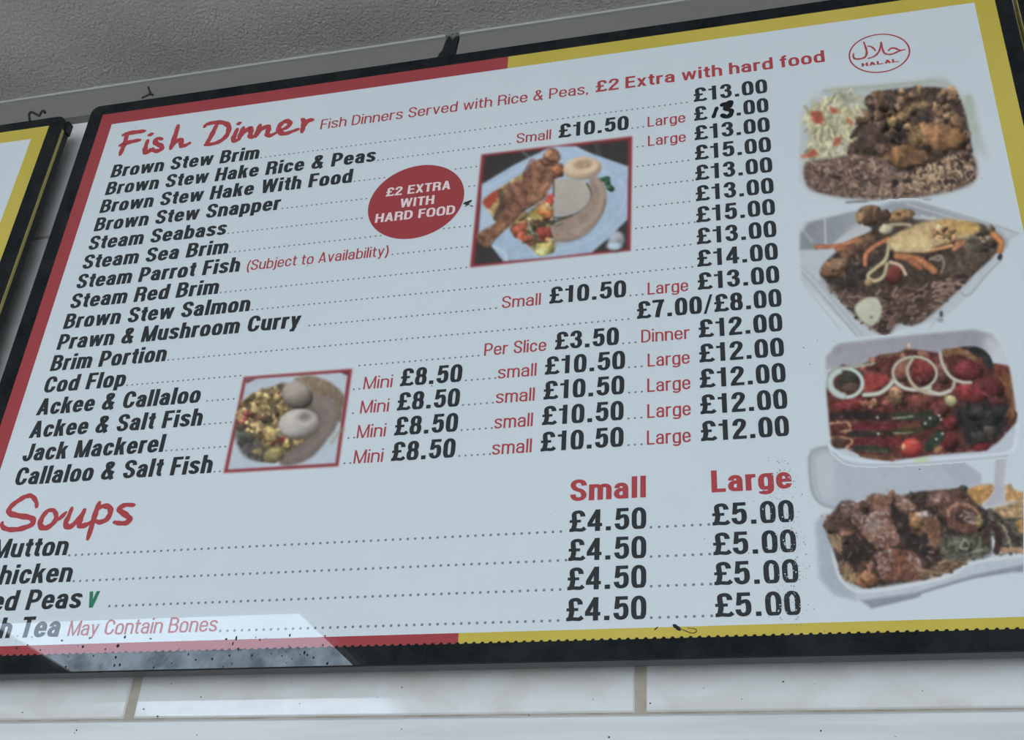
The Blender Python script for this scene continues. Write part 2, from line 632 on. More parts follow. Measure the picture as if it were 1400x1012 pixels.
class Canvas:
    def __init__(self, x0, y0, x1, y1, zs, bgc=PAPER_PX, seed=1):
        self.x0, self.y0, self.zs = x0, y0, zs
        self.k = 1.0 / (zs * CELL)
        self.w = int((x1 - x0) / CELL) + 1
        self.h = int((y1 - y0) / CELL) + 1
        self.rgb = np.empty((self.h, self.w, 3))
        self.rgb[:] = np.array(bgc, float)
        self.a = np.zeros((self.h, self.w))
        self.own = np.zeros((self.h, self.w), int)
        self.names = ['']
        self.cur = 0
        self.rng = np.random.RandomState(seed)
        self.big = self.noise(3) * .6 + self.noise(9) * .4
        self.fine = self.noise(1.6)
        self.warp = self.noise(5) * .6 + self.noise(3.0) * .6

    def noise(self, cells):
        gh, gw = int(self.h / cells) + 3, int(self.w / cells) + 3
        g = self.rng.rand(gh, gw) * 2 - 1
        yy = np.arange(self.h) / cells
        xx = np.arange(self.w) / cells
        yi, xi = yy.astype(int), xx.astype(int)
        fy, fx = (yy - yi)[:, None], (xx - xi)[None, :]
        fy, fx = fy * fy * (3 - 2 * fy), fx * fx * (3 - 2 * fx)
        a = g[yi][:, xi]; b = g[yi][:, xi + 1]; c = g[yi + 1][:, xi]; d = g[yi + 1][:, xi + 1]
        return (a * (1 - fx) + b * fx) * (1 - fy) + (c * (1 - fx) + d * fx) * fy

    def part(self, name):
        if name not in self.names:
            self.names.append(name)
        self.cur = self.names.index(name)
        return self

    def win(self, xs, ys, pad):
        i0, i1 = max(0, int(min(xs) - pad)), min(self.w, int(max(xs) + pad) + 2)
        j0, j1 = max(0, int(min(ys) - pad)), min(self.h, int(max(ys) + pad) + 2)
        if i1 <= i0 or j1 <= j0:
            return None
        X, Y = np.meshgrid(np.arange(i0, i1) + .0, np.arange(j0, j1) + .0)
        return (slice(j0, j1), slice(i0, i1)), X, Y

    def put(self, sl, m, col, n=0.0, fine=0.0, shade=None):
        c = np.array(col, float) if not isinstance(col, np.ndarray) else col
        c = np.broadcast_to(c, m.shape + (3,)).copy()
        f = 1.0
        if n:
            f = f + n * self.big[sl]
        if fine:
            f = f + fine * self.fine[sl]
        if shade is not None:
            f = f * shade
        if not np.isscalar(f):
            c = c * f[..., None]
        m3 = m[..., None]
        self.rgb[sl] = self.rgb[sl] * (1 - m3) + np.clip(c, 0, 255) * m3
        self.a[sl] = np.maximum(self.a[sl], m)
        o = self.own[sl]
        o[m > .5] = self.cur

    @staticmethod
    def seg_dist(X, Y, pts):
        d = np.full(X.shape, 1e9)
        for (ax, ay), (bx, by) in zip(pts[:-1], pts[1:]):
            vx, vy = bx - ax, by - ay
            L = vx * vx + vy * vy + 1e-9
            t = np.clip(((X - ax) * vx + (Y - ay) * vy) / L, 0, 1)
            d = np.minimum(d, (X - ax - t * vx) ** 2 + (Y - ay - t * vy) ** 2)
        return np.sqrt(d)

    def inside(self, X, Y, pts):
        ins = np.zeros(X.shape, bool)
        n = len(pts)
        for i in range(n):
            (ax, ay), (bx, by) = pts[i], pts[(i + 1) % n]
            if ay == by:
                continue
            c = ((ay > Y) != (by > Y)) & (X < (bx - ax) * (Y - ay) / (by - ay) + ax)
            ins ^= c
        return ins

    def poly(self, pts, col, soft=1.0, n=0.0, fine=0.0, smooth=True, op=1.0, grad=None):
        P = [(p[0] * self.k, p[1] * self.k) for p in pts]
        if smooth:
            P = [tuple(q) for q in spline(P, 4, True)]
        w = self.win([p[0] for p in P], [p[1] for p in P], soft + 2)
        if w is None:
            return
        sl, X, Y = w
        ins = self.inside(X, Y, P)
        d = self.seg_dist(X, Y, P + [P[0]])
        sd = np.where(ins, d, -d)
        m = np.clip(sd / max(soft, .3) * .5 + .5, 0, 1) * op
        sh = None
        if grad:                                    # (angle deg, amount) a ramp across the shape
            a = math.radians(grad[0])
            q = X * math.cos(a) + Y * math.sin(a)
            q = (q - q.min()) / (np.ptp(q) + 1e-6) - .5
            sh = 1 + grad[1] * q
        self.put(sl, m, col, n, fine, sh)

    def ell(self, cx, cy, rx, ry, rot, col, n=0.0, fine=0.0, soft=1.0, vol=.35, op=1.0, irr=None):
        cx, cy, rx, ry = cx * self.k, cy * self.k, rx * self.k, ry * self.k
        R = max(rx, ry)
        w = self.win([cx - R, cx + R], [cy - R, cy + R], soft + 1)
        if w is None:
            return
        sl, X, Y = w
        a = math.radians(rot)
        u = ((X - cx) * math.cos(a) + (Y - cy) * math.sin(a)) / rx
        v = (-(X - cx) * math.sin(a) + (Y - cy) * math.cos(a)) / ry
        r = np.sqrt(u * u + v * v)
        if irr is None:
            irr = .12 if n >= .15 else 0
        if irr:
            r = r * (1 + irr * self.warp[sl])
        m = np.clip((1 - r) * min(rx, ry) / max(soft, .3) + .5, 0, 1) * op
        lx, ly = (X - cx) / R, (Y - cy) / R
        sh = 1 + vol * (-.35 * lx - .75 * ly) - vol * .55 * np.clip(r, 0, 1) ** 3 + vol * .15
        self.put(sl, m, col, n, fine, sh)

    def stroke(self, pts, wd, col, n=0.0, fine=0.0, soft=1.0, op=1.0, smooth=True, vol=0.0):
        P = [(p[0] * self.k, p[1] * self.k) for p in pts]
        if smooth and len(P) > 2:
            P = [tuple(q) for q in spline(P, 5)]
        hw = wd * self.k / 2
        w = self.win([p[0] for p in P], [p[1] for p in P], hw + soft + 1)
        if w is None:
            return
        sl, X, Y = w
        d = self.seg_dist(X, Y, P)
        m = np.clip((hw - d) / max(soft, .3) + .5, 0, 1) * op
        sh = (1 + vol * (.4 - (d / max(hw, .5)) ** 2)) if vol else None
        self.put(sl, m, col, n, fine, sh)

    def ring(self, cx, cy, rx, ry, rot, wd, col, a0=0, a1=360, op=1.0, vol=0.3):
        pts = []
        for k in range(25):
            a = math.radians(a0 + (a1 - a0) * k / 24)
            x, y = rx * math.cos(a), ry * math.sin(a)
            r = math.radians(rot)
            pts.append((cx + x * math.cos(r) - y * math.sin(r), cy + x * math.sin(r) + y * math.cos(r)))
        self.stroke(pts, wd, col, smooth=False, op=op, vol=vol)

    def scatter_points(self, pts, N):
        xs, ys = [p[0] for p in pts], [p[1] for p in pts]
        out = []
        X = self.rng.uniform(min(xs), max(xs), N * 3)
        Y = self.rng.uniform(min(ys), max(ys), N * 3)
        ins = self.inside(X, Y, pts)
        return list(zip(X[ins], Y[ins]))[:N]

    def lumps(self, pts, N, r, pal, vol=.6, n=.15, aspect=(.5, 1.0), soft=1.0):
        for x, y in self.scatter_points(pts, N):
            R = self.rng.uniform(*r)
            c = np.array(pal[self.rng.randint(len(pal))], float) * self.rng.uniform(.88, 1.1)
            self.ell(x, y, R, R * self.rng.uniform(*aspect), self.rng.uniform(0, 180), c, n, .1, soft, vol, 1.0, .45)

    def grains(self, pts, N, ln, wd, pal, ang=None, op=1.0):
        for x, y in self.scatter_points(pts, N):
            a = self.rng.uniform(0, math.pi) if ang is None else math.radians(self.rng.uniform(*ang))
            L = self.rng.uniform(*ln) / 2
            c = np.array(pal[self.rng.randint(len(pal))], float) * self.rng.uniform(.9, 1.08)
            b = self.rng.uniform(-.3, .3) * L
            self.stroke([(x - L * math.cos(a), y - L * math.sin(a)), (x - b * math.sin(a), y + b * math.cos(a)), (x + L * math.cos(a), y + L * math.sin(a))], self.rng.uniform(*wd), c, soft=.8, op=op, smooth=False)

    def rough(self, amp=1.6, tex=.16, cell=4.6):
        """breaks up the current part: ragged edges and a meaty grain"""
        J, I = np.nonzero(self.own == self.cur)
        if len(J) == 0:
            return
        a, b = self.noise(cell), self.noise(cell)
        j2 = np.clip(np.round(J + amp * 1.6 * a[J, I]).astype(int), 0, self.h - 1)
        i2 = np.clip(np.round(I + amp * 1.6 * b[J, I]).astype(int), 0, self.w - 1)
        ok = self.own[j2, i2] == self.cur
        j2, i2 = np.where(ok, j2, J), np.where(ok, i2, I)
        t = self.noise(2.4) * .35 + self.noise(5.5) * .8
        src = self.rgb[j2, i2].copy()
        self.rgb[J, I] = np.clip(src * (1 + tex * t[J, I])[:, None], 0, 255)

    def blur(self, passes=1):
        for _ in range(passes):
            for ax in (0, 1):
                for arr in ('rgb', 'a'):
                    A = getattr(self, arr)
                    pre, nxt = np.roll(A, 1, ax), np.roll(A, -1, ax)
                    if ax == 0:
                        pre[0] = A[0]; nxt[-1] = A[-1]
                    else:
                        pre[:, 0] = A[:, 0]; nxt[:, -1] = A[:, -1]
                    setattr(self, arr, A * .5 + (pre + nxt) * .25)

    def build(self, parent, name, label, layer='base', lift=0.0):
        """one printed picture: an empty on the board with one flat mesh for each thing shown in it"""
        self.blur(2)
        g = self.rgb.mean(2, keepdims=True)
        self.rgb = g + (self.rgb - g) * .82           # colours pulled a little towards grey
        self.rgb = self.rgb * (.88 + .12 * np.clip(g / 140, 0, 1))
        h, w = self.h, self.w
        gx = self.x0 + np.arange(w) * CELL
        gy = self.y0 + np.arange(h) * CELL
        GX, GY = np.meshgrid(gx, gy)
        d0 = ROT[0, 0] * (GX - 700) / FPX + ROT[0, 1] * (506 - GY) / FPX - ROT[0, 2]
        d1 = ROT[1, 0] * (GX - 700) / FPX + ROT[1, 1] * (506 - GY) / FPX - ROT[1, 2]
        d2 = ROT[2, 0] * (GX - 700) / FPX + ROT[2, 1] * (506 - GY) / FPX - ROT[2, 2]
        U, V = d0 / d1 * YF, d2 / d1 * YF
        c = np.clip(self.rgb, 0, 255) / 255.0
        L = np.where(c <= .04045, c / 12.92, ((c + .055) / 1.055) ** 2.4) * np.array(_gain)
        L = np.clip(L, .004, .95)
        al = self.a
        fa = np.maximum(np.maximum(al[:-1, :-1], al[1:, :-1]), np.maximum(al[:-1, 1:], al[1:, 1:]))
        own = self.own[:-1, :-1]
        # cells of the soft rim belong to the nearest painted part
        for _ in range(4):
            z = (own == 0) & (fa > .02)
            for dy, dx in ((0, 1), (1, 0), (0, -1), (-1, 0)):
                s = np.roll(np.roll(own, dy, 0), dx, 1)
                own = np.where((own == 0) & (fa > .02) & (s > 0), s, own)
        own = np.where(fa > .02, own, 0)
        # slivers join the part beside them
        for pi in range(1, len(self.names)):
            for J, I in patches(own == pi, 0):
                if len(J) < 60:
                    own[J, I] = 0
        for _ in range(30):
            z = (own == 0) & (fa > .02)
            if not z.any():
                break
            for dy, dx in ((0, 1), (1, 0), (0, -1), (-1, 0)):
                s = np.roll(np.roll(own, dy, 0), dx, 1)
                own = np.where((own == 0) & (fa > .02) & (s > 0), s, own)
        ids = np.arange(h * w).reshape(h, w)
        ox = float(U[al > .1].mean()); oz = float(V[al > .1].mean())
        e = bpy.data.objects.new(name, None)
        COL.objects.link(e)
        e.parent = parent
        pl = world_loc(parent)
        e.location = (ox - pl[0], YF - pl[1], CAMZ + oz - pl[2])
        e.empty_display_size = .03
        e['label'] = label
        y = YF - LAYER[layer] - lift
        for pi in range(1, len(self.names)):
            for J, I in patches(own == pi):
                self.patch(e, self.names[pi], J, I, ids, U, V, L, ox, oz, y)
        return e

    @staticmethod
    def patch(e, name, J, I, ids, U, V, L, ox, oz, y):
        q = np.stack([ids[J, I], ids[J + 1, I], ids[J + 1, I + 1], ids[J, I + 1]], 1)
        used, inv = np.unique(q, return_inverse=True)
        inv = inv.reshape(-1, 4)
        vs = np.stack([U.ravel()[used] - ox, np.full(len(used), y - YF), V.ravel()[used] - oz], 1)
        me = bpy.data.meshes.new(name)
        me.vertices.add(len(used)); me.vertices.foreach_set('co', vs.ravel())
        me.loops.add(inv.size); me.loops.foreach_set('vertex_index', inv.ravel().astype(np.int32))
        me.polygons.add(len(inv))
        me.polygons.foreach_set('loop_start', np.arange(0, inv.size, 4, dtype=np.int32))
        me.update(calc_edges=True)
        at = me.attributes.new('ink', 'FLOAT_COLOR', 'POINT')
        colr = np.ones((len(used), 4)); colr[:, :3] = L.reshape(-1, 3)[used]
        at.data.foreach_set('color', colr.ravel())
        me.materials.append(M_print)
        me.validate()
        o = bpy.data.objects.new(name, me)
        COL.objects.link(o)
        o.parent = e


def patches(mask, least=60):
    """separate patches of a printed part, largest first"""
    lab = {}
    todo = set(zip(*np.nonzero(mask)))
    comps = []
    while todo:
        st = [todo.pop()]
        comp = []
        while st:
            j, i = st.pop()
            comp.append((j, i))
            for d in ((j + 1, i), (j - 1, i), (j, i + 1), (j, i - 1)):
                if d in todo:
                    todo.remove(d)
                    st.append(d)
        comps.append(comp)
    comps.sort(key=len, reverse=True)
    big = [c for c in comps if len(c) >= least]
    if not big:
        return []
    return [(np.array([p[0] for p in c]), np.array([p[1] for p in c])) for c in big]


# ---------------------------------------------------------------- room shell
def on_plane(px, py, y):
    u, v = board_point(px, py)
    return u * y / YF, v * y / YF


X0, X1, Y0 = -4.2, 2.7, -4.4                  # left wall, right wall, open shop front

# ceiling: rough stippled plaster
def ceiling_material():
    m, nt, b = new_mat('stippled_ceiling')
    N, L = nt.nodes, nt.links
    tc = N.new('ShaderNodeTexCoord')
    n1 = N.new('ShaderNodeTexNoise'); n1.inputs['Scale'].default_value = 190; n1.inputs['Detail'].default_value = 4; n1.inputs['Roughness'].default_value = .65
    n2 = N.new('ShaderNodeTexNoise'); n2.inputs['Scale'].default_value = 5; n2.inputs['Detail'].default_value = 3
    v = N.new('ShaderNodeTexVoronoi'); v.inputs['Scale'].default_value = 230
    for n in (n1, n2, v):
        L.new(tc.outputs['Object'], n.inputs['Vector'])
    mx = N.new('ShaderNodeMath'); mx.operation = 'ADD'
    L.new(n1.outputs['Fac'], mx.inputs[0])
    sc = N.new('ShaderNodeMath'); sc.operation = 'MULTIPLY'; sc.inputs[1].default_value = -.45
    L.new(v.outputs['Distance'], sc.inputs[0])
    L.new(sc.outputs[0], mx.inputs[1])
    bp = N.new('ShaderNodeBump'); bp.inputs['Strength'].default_value = 1.0; bp.inputs['Distance'].default_value = .0032
    L.new(mx.outputs[0], bp.inputs['Height'])
    L.new(bp.outputs['Normal'], b.inputs['Normal'])
    r = N.new('ShaderNodeValToRGB')
    r.color_ramp.elements[0].position = .3; r.color_ramp.elements[0].color = (.47, .44, .405, 1)
    r.color_ramp.elements[1].position = .7; r.color_ramp.elements[1].color = (.58, .545, .505, 1)
    L.new(n2.outputs['Fac'], r.inputs['Fac'])
    L.new(r.outputs['Color'], b.inputs['Base Color'])
    b.inputs['Roughness'].default_value = .9
    b.inputs['Specular IOR Level'].default_value = .2
    return m


mb = MB(); mb.box(X0 - .1, X1 + .1, Y0, YW + .12, ZC, ZC + .1)
structure(mb.build('ceiling', ceiling_material()), 'grey stippled plaster ceiling above the menu boards', 'ceiling')
mb = MB(); mb.box(X0 - .1, X1 + .1, Y0, YW + .12, -.1, 0)
structure(mb.build('floor', flat('floor_vinyl', (.42, .41, .39), .5)), 'plain shop floor', 'floor')
M_side_wall = flat('painted_wall', (.42, .42, .41), .7)
M_right_wall = flat('white_painted_wall', (.82, .82, .80), .7)
mb = MB(); mb.box(X0 - .1, X0, Y0, YW + .12, 0, ZC)
structure(mb.build('wall_left', M_side_wall), 'plain painted wall at the left of the shop', 'wall')
mb = MB(); mb.box(X1, X1 + .1, Y0, YW + .12, 0, ZC)
structure(mb.build('wall_right', M_right_wall), 'plain painted wall at the right of the shop', 'wall')

# back wall: white glazed tiles in beige grout
M_grout = noisy('beige_grout', (.40, .34, .27), (.54, .48, .40), 40, .85, .2)


def tile_material():
    m, nt, b = new_mat('glazed_white_tile')
    N, L = nt.nodes, nt.links
    tc = N.new('ShaderNodeTexCoord')
    mp = N.new('ShaderNodeMapping'); mp.inputs['Scale'].default_value = (1.4, 1, 2.4)
    L.new(tc.outputs['Object'], mp.inputs['Vector'])
    n = N.new('ShaderNodeTexNoise'); n.inputs['Scale'].default_value = 9; n.inputs['Detail'].default_value = 5; n.inputs['Distortion'].default_value = .6
    L.new(mp.outputs['Vector'], n.inputs['Vector'])
    r = N.new('ShaderNodeValToRGB')
    r.color_ramp.elements[0].position = .33; r.color_ramp.elements[0].color = (.76, .72, .67, 1)
    r.color_ramp.elements[1].position = .58; r.color_ramp.elements[1].color = (.86, .85, .84, 1)
    L.new(n.outputs['Fac'], r.inputs['Fac'])
    L.new(r.outputs['Color'], b.inputs['Base Color'])
    rr = N.new('ShaderNodeMapRange'); rr.inputs['To Min'].default_value = .02; rr.inputs['To Max'].default_value = .12
    L.new(n.outputs['Fac'], rr.inputs['Value'])
    L.new(rr.outputs['Result'], b.inputs['Roughness'])
    n3 = N.new('ShaderNodeTexNoise'); n3.inputs['Scale'].default_value = 4; n3.inputs['Detail'].default_value = 1
    L.new(tc.outputs['Object'], n3.inputs['Vector'])
    bp = N.new('ShaderNodeBump'); bp.inputs['Strength'].default_value = .12; bp.inputs['Distance'].default_value = .004
    L.new(n3.outputs['Fac'], bp.inputs['Height'])
    L.new(bp.outputs['Normal'], b.inputs['Normal'])
    return m


M_tile = tile_material()
wall = MB()
wall.box(X0, X1, YW + .0025, YW + .1, 0, ZC, 1)
jx = on_plane(875.5, 950, YW)[0]
TW = jx - on_plane(180, 960, YW)[0]
zj0 = on_plane(700, 979.5, YW)[1]
TH = (on_plane(50, 325, YW)[1] - zj0) / 2
zrows = [(CAMZ + zj0 + TH * k, CAMZ + zj0 + TH * (k + 1)) for k in range(3)]
k0, k1 = int((X0 - jx) / TW), int((X1 - jx) / TW)
for za, zb in zrows:
    zb = min(zb, ZC)
    for k in range(k0, k1):
        wall.bevel_box(jx + TW * k + .0055, jx + TW * (k + 1) - .0055, YW, YW + .004, za + .0028, zb - .0028, .0016, 0)
structure(wall.build('wall_back', [M_tile, M_grout]), 'back wall of white glazed tiles with beige grout', 'wall')

# white painted board below the tiles
M_board = noisy('white_painted_board', (.68, .675, .67), (.79, .785, .78), 5, .35, .4, 6, (1, 1, 16), .3, .62, .12, 60, .001)
mb = MB(); mb.bevel_box(X0, X1, YW - .007, YW + .0025, CAMZ + .12, CAMZ + zj0 - .0012, .0025)
structure(mb.build('trim_1', M_board), 'white painted board running under the row of tiles', 'trim')
# grey strip along the ceiling, in two lengths with a gap
M_strip = noisy('grey_ceiling_strip', (.21, .195, .175), (.235, .22, .20), 3, .5, .4, 2, (.4, 1, 1))


def strip(name, poly_x_bottom, poly_x_top, right, label):
    """strip face between the ceiling and the tiles; its inner end follows a cut"""
    zb, zt = CAMZ + on_plane(97, 160.5, YS)[1], ZC - .004
    m = MB()
    y1 = YW
    if right:
        a = [(poly_x_bottom, zb), (X1, zb), (X1, zt), (poly_x_top, zt)]
    else:
        a = [(X0, zb), (poly_x_bottom, zb), (poly_x_top, zt), (X0, zt)]
    n = 0
    m.v += [(p[0], YS, p[1]) for p in a] + [(p[0], y1, p[1]) for p in a]
    for f in ((0, 1, 2, 3), (0, 4, 5, 1), (1, 5, 6, 2), (2, 6, 7, 3), (3, 7, 4, 0)):
        m.f.append(f); m.mi.append(0)
    # the lip along the ceiling
    xa, xb = (poly_x_top, X1) if right else (X0, poly_x_top)
    m.box(xa, xb, YS - .0045, YW, zt, ZC, 1)
    o = m.build(name, [M_strip, M_lip])
    return structure(o, label, 'trim')


M_lip = flat('ceiling_strip_lip', (.48, .47, .43), .6)
gb_l, gb_r = on_plane(598, 78, YS)[0], on_plane(622, 73, YS)[0]
gt_l, gt_r = on_plane(611, 46, YS)[0], on_plane(630, 42, YS)[0]
strip('trim_2', gb_l, gt_l, False, 'grey strip along the ceiling left of the gap')
strip('trim_3', gb_r, gt_r, True, 'grey strip along the ceiling right of the gap')

# ---------------------------------------------------------------- ceiling lamp (seen mirrored in the board and the tiles)
lx0, lx1, ly0, ly1 = -2.585, -1.515, -2.30, -1.045
lamp = empty('ceiling_light', ((lx0 + lx1) / 2, (ly0 + ly1) / 2, ZC - .02), 'square lit ceiling panel mirrored at the bottom left of the menu board', 'light')
mb = MB()
for (a, b, c, d) in ((lx0 - .03, lx1 + .03, ly0 - .03, ly0), (lx0 - .03, lx1 + .03, ly1, ly1 + .03), (lx0 - .03, lx0, ly0, ly1), (lx1, lx1 + .03, ly0, ly1)):
    mb.box(a, b, c, d, ZC - .022, ZC - .0005)
mb.build('frame', M_lamp_frame, lamp)
m, nt, b = new_mat('lit_diffuser')
b.inputs['Base Color'].default_value = (.8, .8, .8, 1)
b.inputs['Emission Color'].default_value = (.76, .97, 1.18, 1)
b.inputs['Emission Strength'].default_value = LAMP_STRENGTH
mb = MB(); mb.box(lx0, lx1, ly0, ly1, ZC - .016, ZC - .001)
mb.build('diffuser', m, lamp)


# ---------------------------------------------------------------- menu boards
def frame_mesh(name, parent, cx0, cx1, cz0, cz1, wl, wr, wt, wb, r=.013):
    """rounded black frame, 18 mm deep, around a printed field"""
    ox0, ox1, oz0, oz1 = cx0 - wl, cx1 + wr, cz0 - wb, cz1 + wt
    outer = rounded_rect(ox0, ox1, oz0, oz1, r)
    n = len(outer)
    q = n // 4
    # inner corners in the same order as the four rounded corners: br, tr, tl, bl
    ic = [(cx1, cz0), (cx1, cz1), (cx0, cz1), (cx0, cz0)]
    m = MB()
    b = .0012
    cxm, czm = (ox0 + ox1) / 2, (oz0 + oz1) / 2
    front = rounded_rect(ox0 + b, ox1 - b, oz0 + b, oz1 - b, r - b)
    for p in front: m.v.append((p[0], YF, CAMZ + p[1]))
    for p in outer: m.v.append((p[0], YF + b, CAMZ + p[1]))
    for p in outer: m.v.append((p[0], YF + DEPTH, CAMZ + p[1]))
    for p in ic: m.v.append((p[0], YF, CAMZ + p[1]))
    I = 3 * n
    for c in range(4):
        for k in range(q - 1):
            m.f.append((I + c, c * q + k, c * q + k + 1)); m.mi.append(0)
        d = (c + 1) % 4
        m.f.append((I + c, c * q + q - 1, d * q, I + d)); m.mi.append(0)
    for k in range(n):
        j = (k + 1) % n
        mid_z = (outer[k][1] + outer[j][1]) / 2
        under = mid_z < oz0 + .0005
        m.f.append((k, n + k, n + j, j)); m.mi.append(1)
        m.f.append((n + k, 2 * n + k, 2 * n + j, n + j)); m.mi.append(2 if under else 1)
    m.f.append(tuple(range(2 * n, 3 * n))[::-1]); m.mi.append(1)
    return m.build(name, [M_frame, M_frame_side, M_underside], parent)


def border(parent, cx0, cx1, cz0, cz1, ix0, ix1, iz0, iz1, xm):
    print_polys('red_border', [[(cx0, cz0), (ix0, iz0), (ix0, iz1), (cx0, cz1)], [(cx0, cz1), (ix0, iz1), (xm, iz1), (xm, cz1)], [(cx0, cz0), (xm, cz0), (xm, iz0), (ix0, iz0)]], M_red, parent, 'base', 'red half of the printed border')
    print_polys('yellow_border', [[(cx1, cz0), (cx1, cz1), (ix1, iz1), (ix1, iz0)], [(xm, cz1), (xm, iz1), (ix1, iz1), (cx1, cz1)], [(xm, cz0), (cx1, cz0), (ix1, iz0), (xm, iz0)]], M_yellow, parent, 'base', 'yellow half of the printed border')


def board_body(t, cx0, cx1, cz0, cz1, ins, widths, stripe_right=True):
    wl, wr, wt, wb = widths
    frame_mesh('frame', t, cx0, cx1, cz0, cz1, wl, wr, wt, wb)
    m = MB(); m.box(cx0, cx1, YF, YF + .004, CAMZ + cz0, CAMZ + cz1)
    m.build('printed_panel', M_paper, t)
    border(t, cx0, cx1, cz0, cz1, cx0 + ins[0], cx1 - ins[1], cz0 + ins[3], cz1 - ins[2], (cx0 + cx1) / 2)
    m = MB()
    if stripe_right:
        x = cx1 + wr
        m.box(x - .0005, x + .0007, YF + .0022, YF + .0070, CAMZ + cz0 + .02, CAMZ + cz1 + wt - .026)
    else:
        x = cx0 - wl
        m.box(x - .0007, x + .0005, YF + .0020, YF + .0165, CAMZ + cz0 + .02, CAMZ + cz1 + wt - .026)
    m.build('side_stripe', M_side_yellow, t)['label'] = 'yellow stripe along the side of the frame'


CX0, CX1, CZ0, CZ1 = -.9377, .2623, .3887, 1.1904
board = empty('menu_board', ((CX0 + CX1) / 2, YF, CAMZ + CZ0 - .02), 'large fish dinner and soups menu board with black frame and red and yellow border', 'menu board')
board_body(board, CX0, CX1, CZ0, CZ1, (.0199, .0229, .0219, .0107), (.0225, .0190, .0200, .0199))
# cut edge of the print along the bottom of the frame
saw = []
x = CX0 + .004
while x < CX1:
    saw.append([(x - .0022, CZ0 - .0002), (x + .0022, CZ0 - .0002), (x + .0012, CZ0 + .0015), (x - .0006, CZ0 + .0015)])
    x += .00827
print_polys('serrated_edge', saw, M_frame, board, 'mid')
# dark piece that fills the gap in the ceiling strip
pts = [on_plane(*p, YS - .002) for p in ((596, 84), (600, 73), (609, 66), (612, 52), (614, 49), (619, 55), (624, 50), (627, 48), (625, 58), (622, 76), (622, 82))]
m = MB()
n = len(pts)
m.v += [(p[0], YS - .002, CAMZ + p[1]) for p in pts] + [(p[0], YS + .008, CAMZ + p[1]) for p in pts]
m.f.append(tuple(range(n))); m.mi.append(0)
m.f.append(tuple(range(n, 2 * n))[::-1]); m.mi.append(0)
for k in range(n):
    m.f.append((k, n + k, n + (k + 1) % n, (k + 1) % n)); m.mi.append(0)
m.build('gap_filler', M_frame_side, board)

# ---- menu text
ROW0, DROW = 1.0642, .03139
U0 = -.8925
CAP = .0234


def row(k):
    return ROW0 - DROW * (k - 1)


photo1 = (-.3630, -.1722, .8460, 1.0216)       # u0, u1, v0, v1 of the printed pictures' red edges
photo2 = (-.6262, -.4910, .5926, .7178)
bad_c, bad_r = (-.4411, .9571), (.0622, .0588)

NAMES = [('Brown Stew Brim', -.6724), ('Brown Stew Hake Rice & Peas', -.5041), ('Brown Stew Hake With Food', -.5318), ('Brown Stew Snapper', -.6255),
         ('Steam Seabass', -.6945), ('Steam Sea Brim', -.6858), ('Steam Parrot Fish', -.6635), ('Steam Red Brim', -.6858), ('Brown Stew Salmon', -.6376),
         ('Prawn & Mushroom Curry', -.5665), ('Brim Portion', -.7352), ('Cod Flop', -.7820), ('Ackee & Callaloo', -.6765), ('Ackee & Salt Fish', -.6672),
         ('Jack Mackerel', -.7083), ('Callaloo & Salt Fish', -.6415)]
for k, (s, u1) in enumerate(NAMES, 1):
    text(board, 'dish_name', s, 'bold', U0, row(k), u1, CAP, M_text, 'black lettering "%s"' % s)

PR = ['\u00a313.00', None, '\u00a313.00', '\u00a315.00', '\u00a313.00', '\u00a313.00', '\u00a315.00', '\u00a313.00', '\u00a314.00', '\u00a313.00', None, '\u00a312.00', '\u00a312.00', '\u00a312.00', '\u00a312.00', '\u00a312.00']
PU1 = board_point(1049.5, 126)[0]
PU1b = board_point(1079.5, 596)[0]
for k, s in enumerate(PR, 1):
    f = (k - 1) / 15
    ua, ub = -.0970 - .003 * f, PU1 + (PU1b - PU1) * f
    if s:
        text(board, 'price', s, 'price', ua, row(k), ub, CAP, M_text, 'printed price %s' % s)
    if k == 2:
        text(board, 'price', '\u00a3', 'price', ua, row(k), ua + .0150, CAP, M_text, 'printed pound sign before the hand-inked thirteen')
        text(board, 'price', '.00', 'price', board_point(1006, 159)[0], row(k), ub, CAP, M_text, 'printed .00 after the hand-inked thirteen')
        b = lambda x, y: board_point(700 + x / 4, y / 4)
        print_polys('hand_inked_price', brush([([(1120, 592), (1112, 612), (1102, 640)], .0023), ([(1150, 575), (1172, 568), (1198, 560), (1190, 580), (1165, 592), (1182, 600), (1200, 608), (1195, 628), (1175, 640), (1152, 632)], .0031)], .003, b, 5, False), M_marker, board, 'top', 'hand-inked 13 in thick black marker')
text(board, 'price', '\u00a37.00/\u00a38.00', 'price', -.1655, row(11), board_point(1069, 416)[0], CAP, M_text, 'printed price \u00a37.00/\u00a38.00')


def word(s, px0, px1, k, mat=None, style='light', cap=.0166, name='size_word', lab='red word "%s"'):
    text(board, name, s, style, board_point(*px0)[0], row(k), board_point(*px1)[0], cap, mat or M_redtext, lab % s)


def price(s, px0, px1, k):
    text(board, 'price', s, 'price', board_point(*px0)[0], row(k), board_point(*px1)[0], CAP, M_text, 'printed price %s' % s)


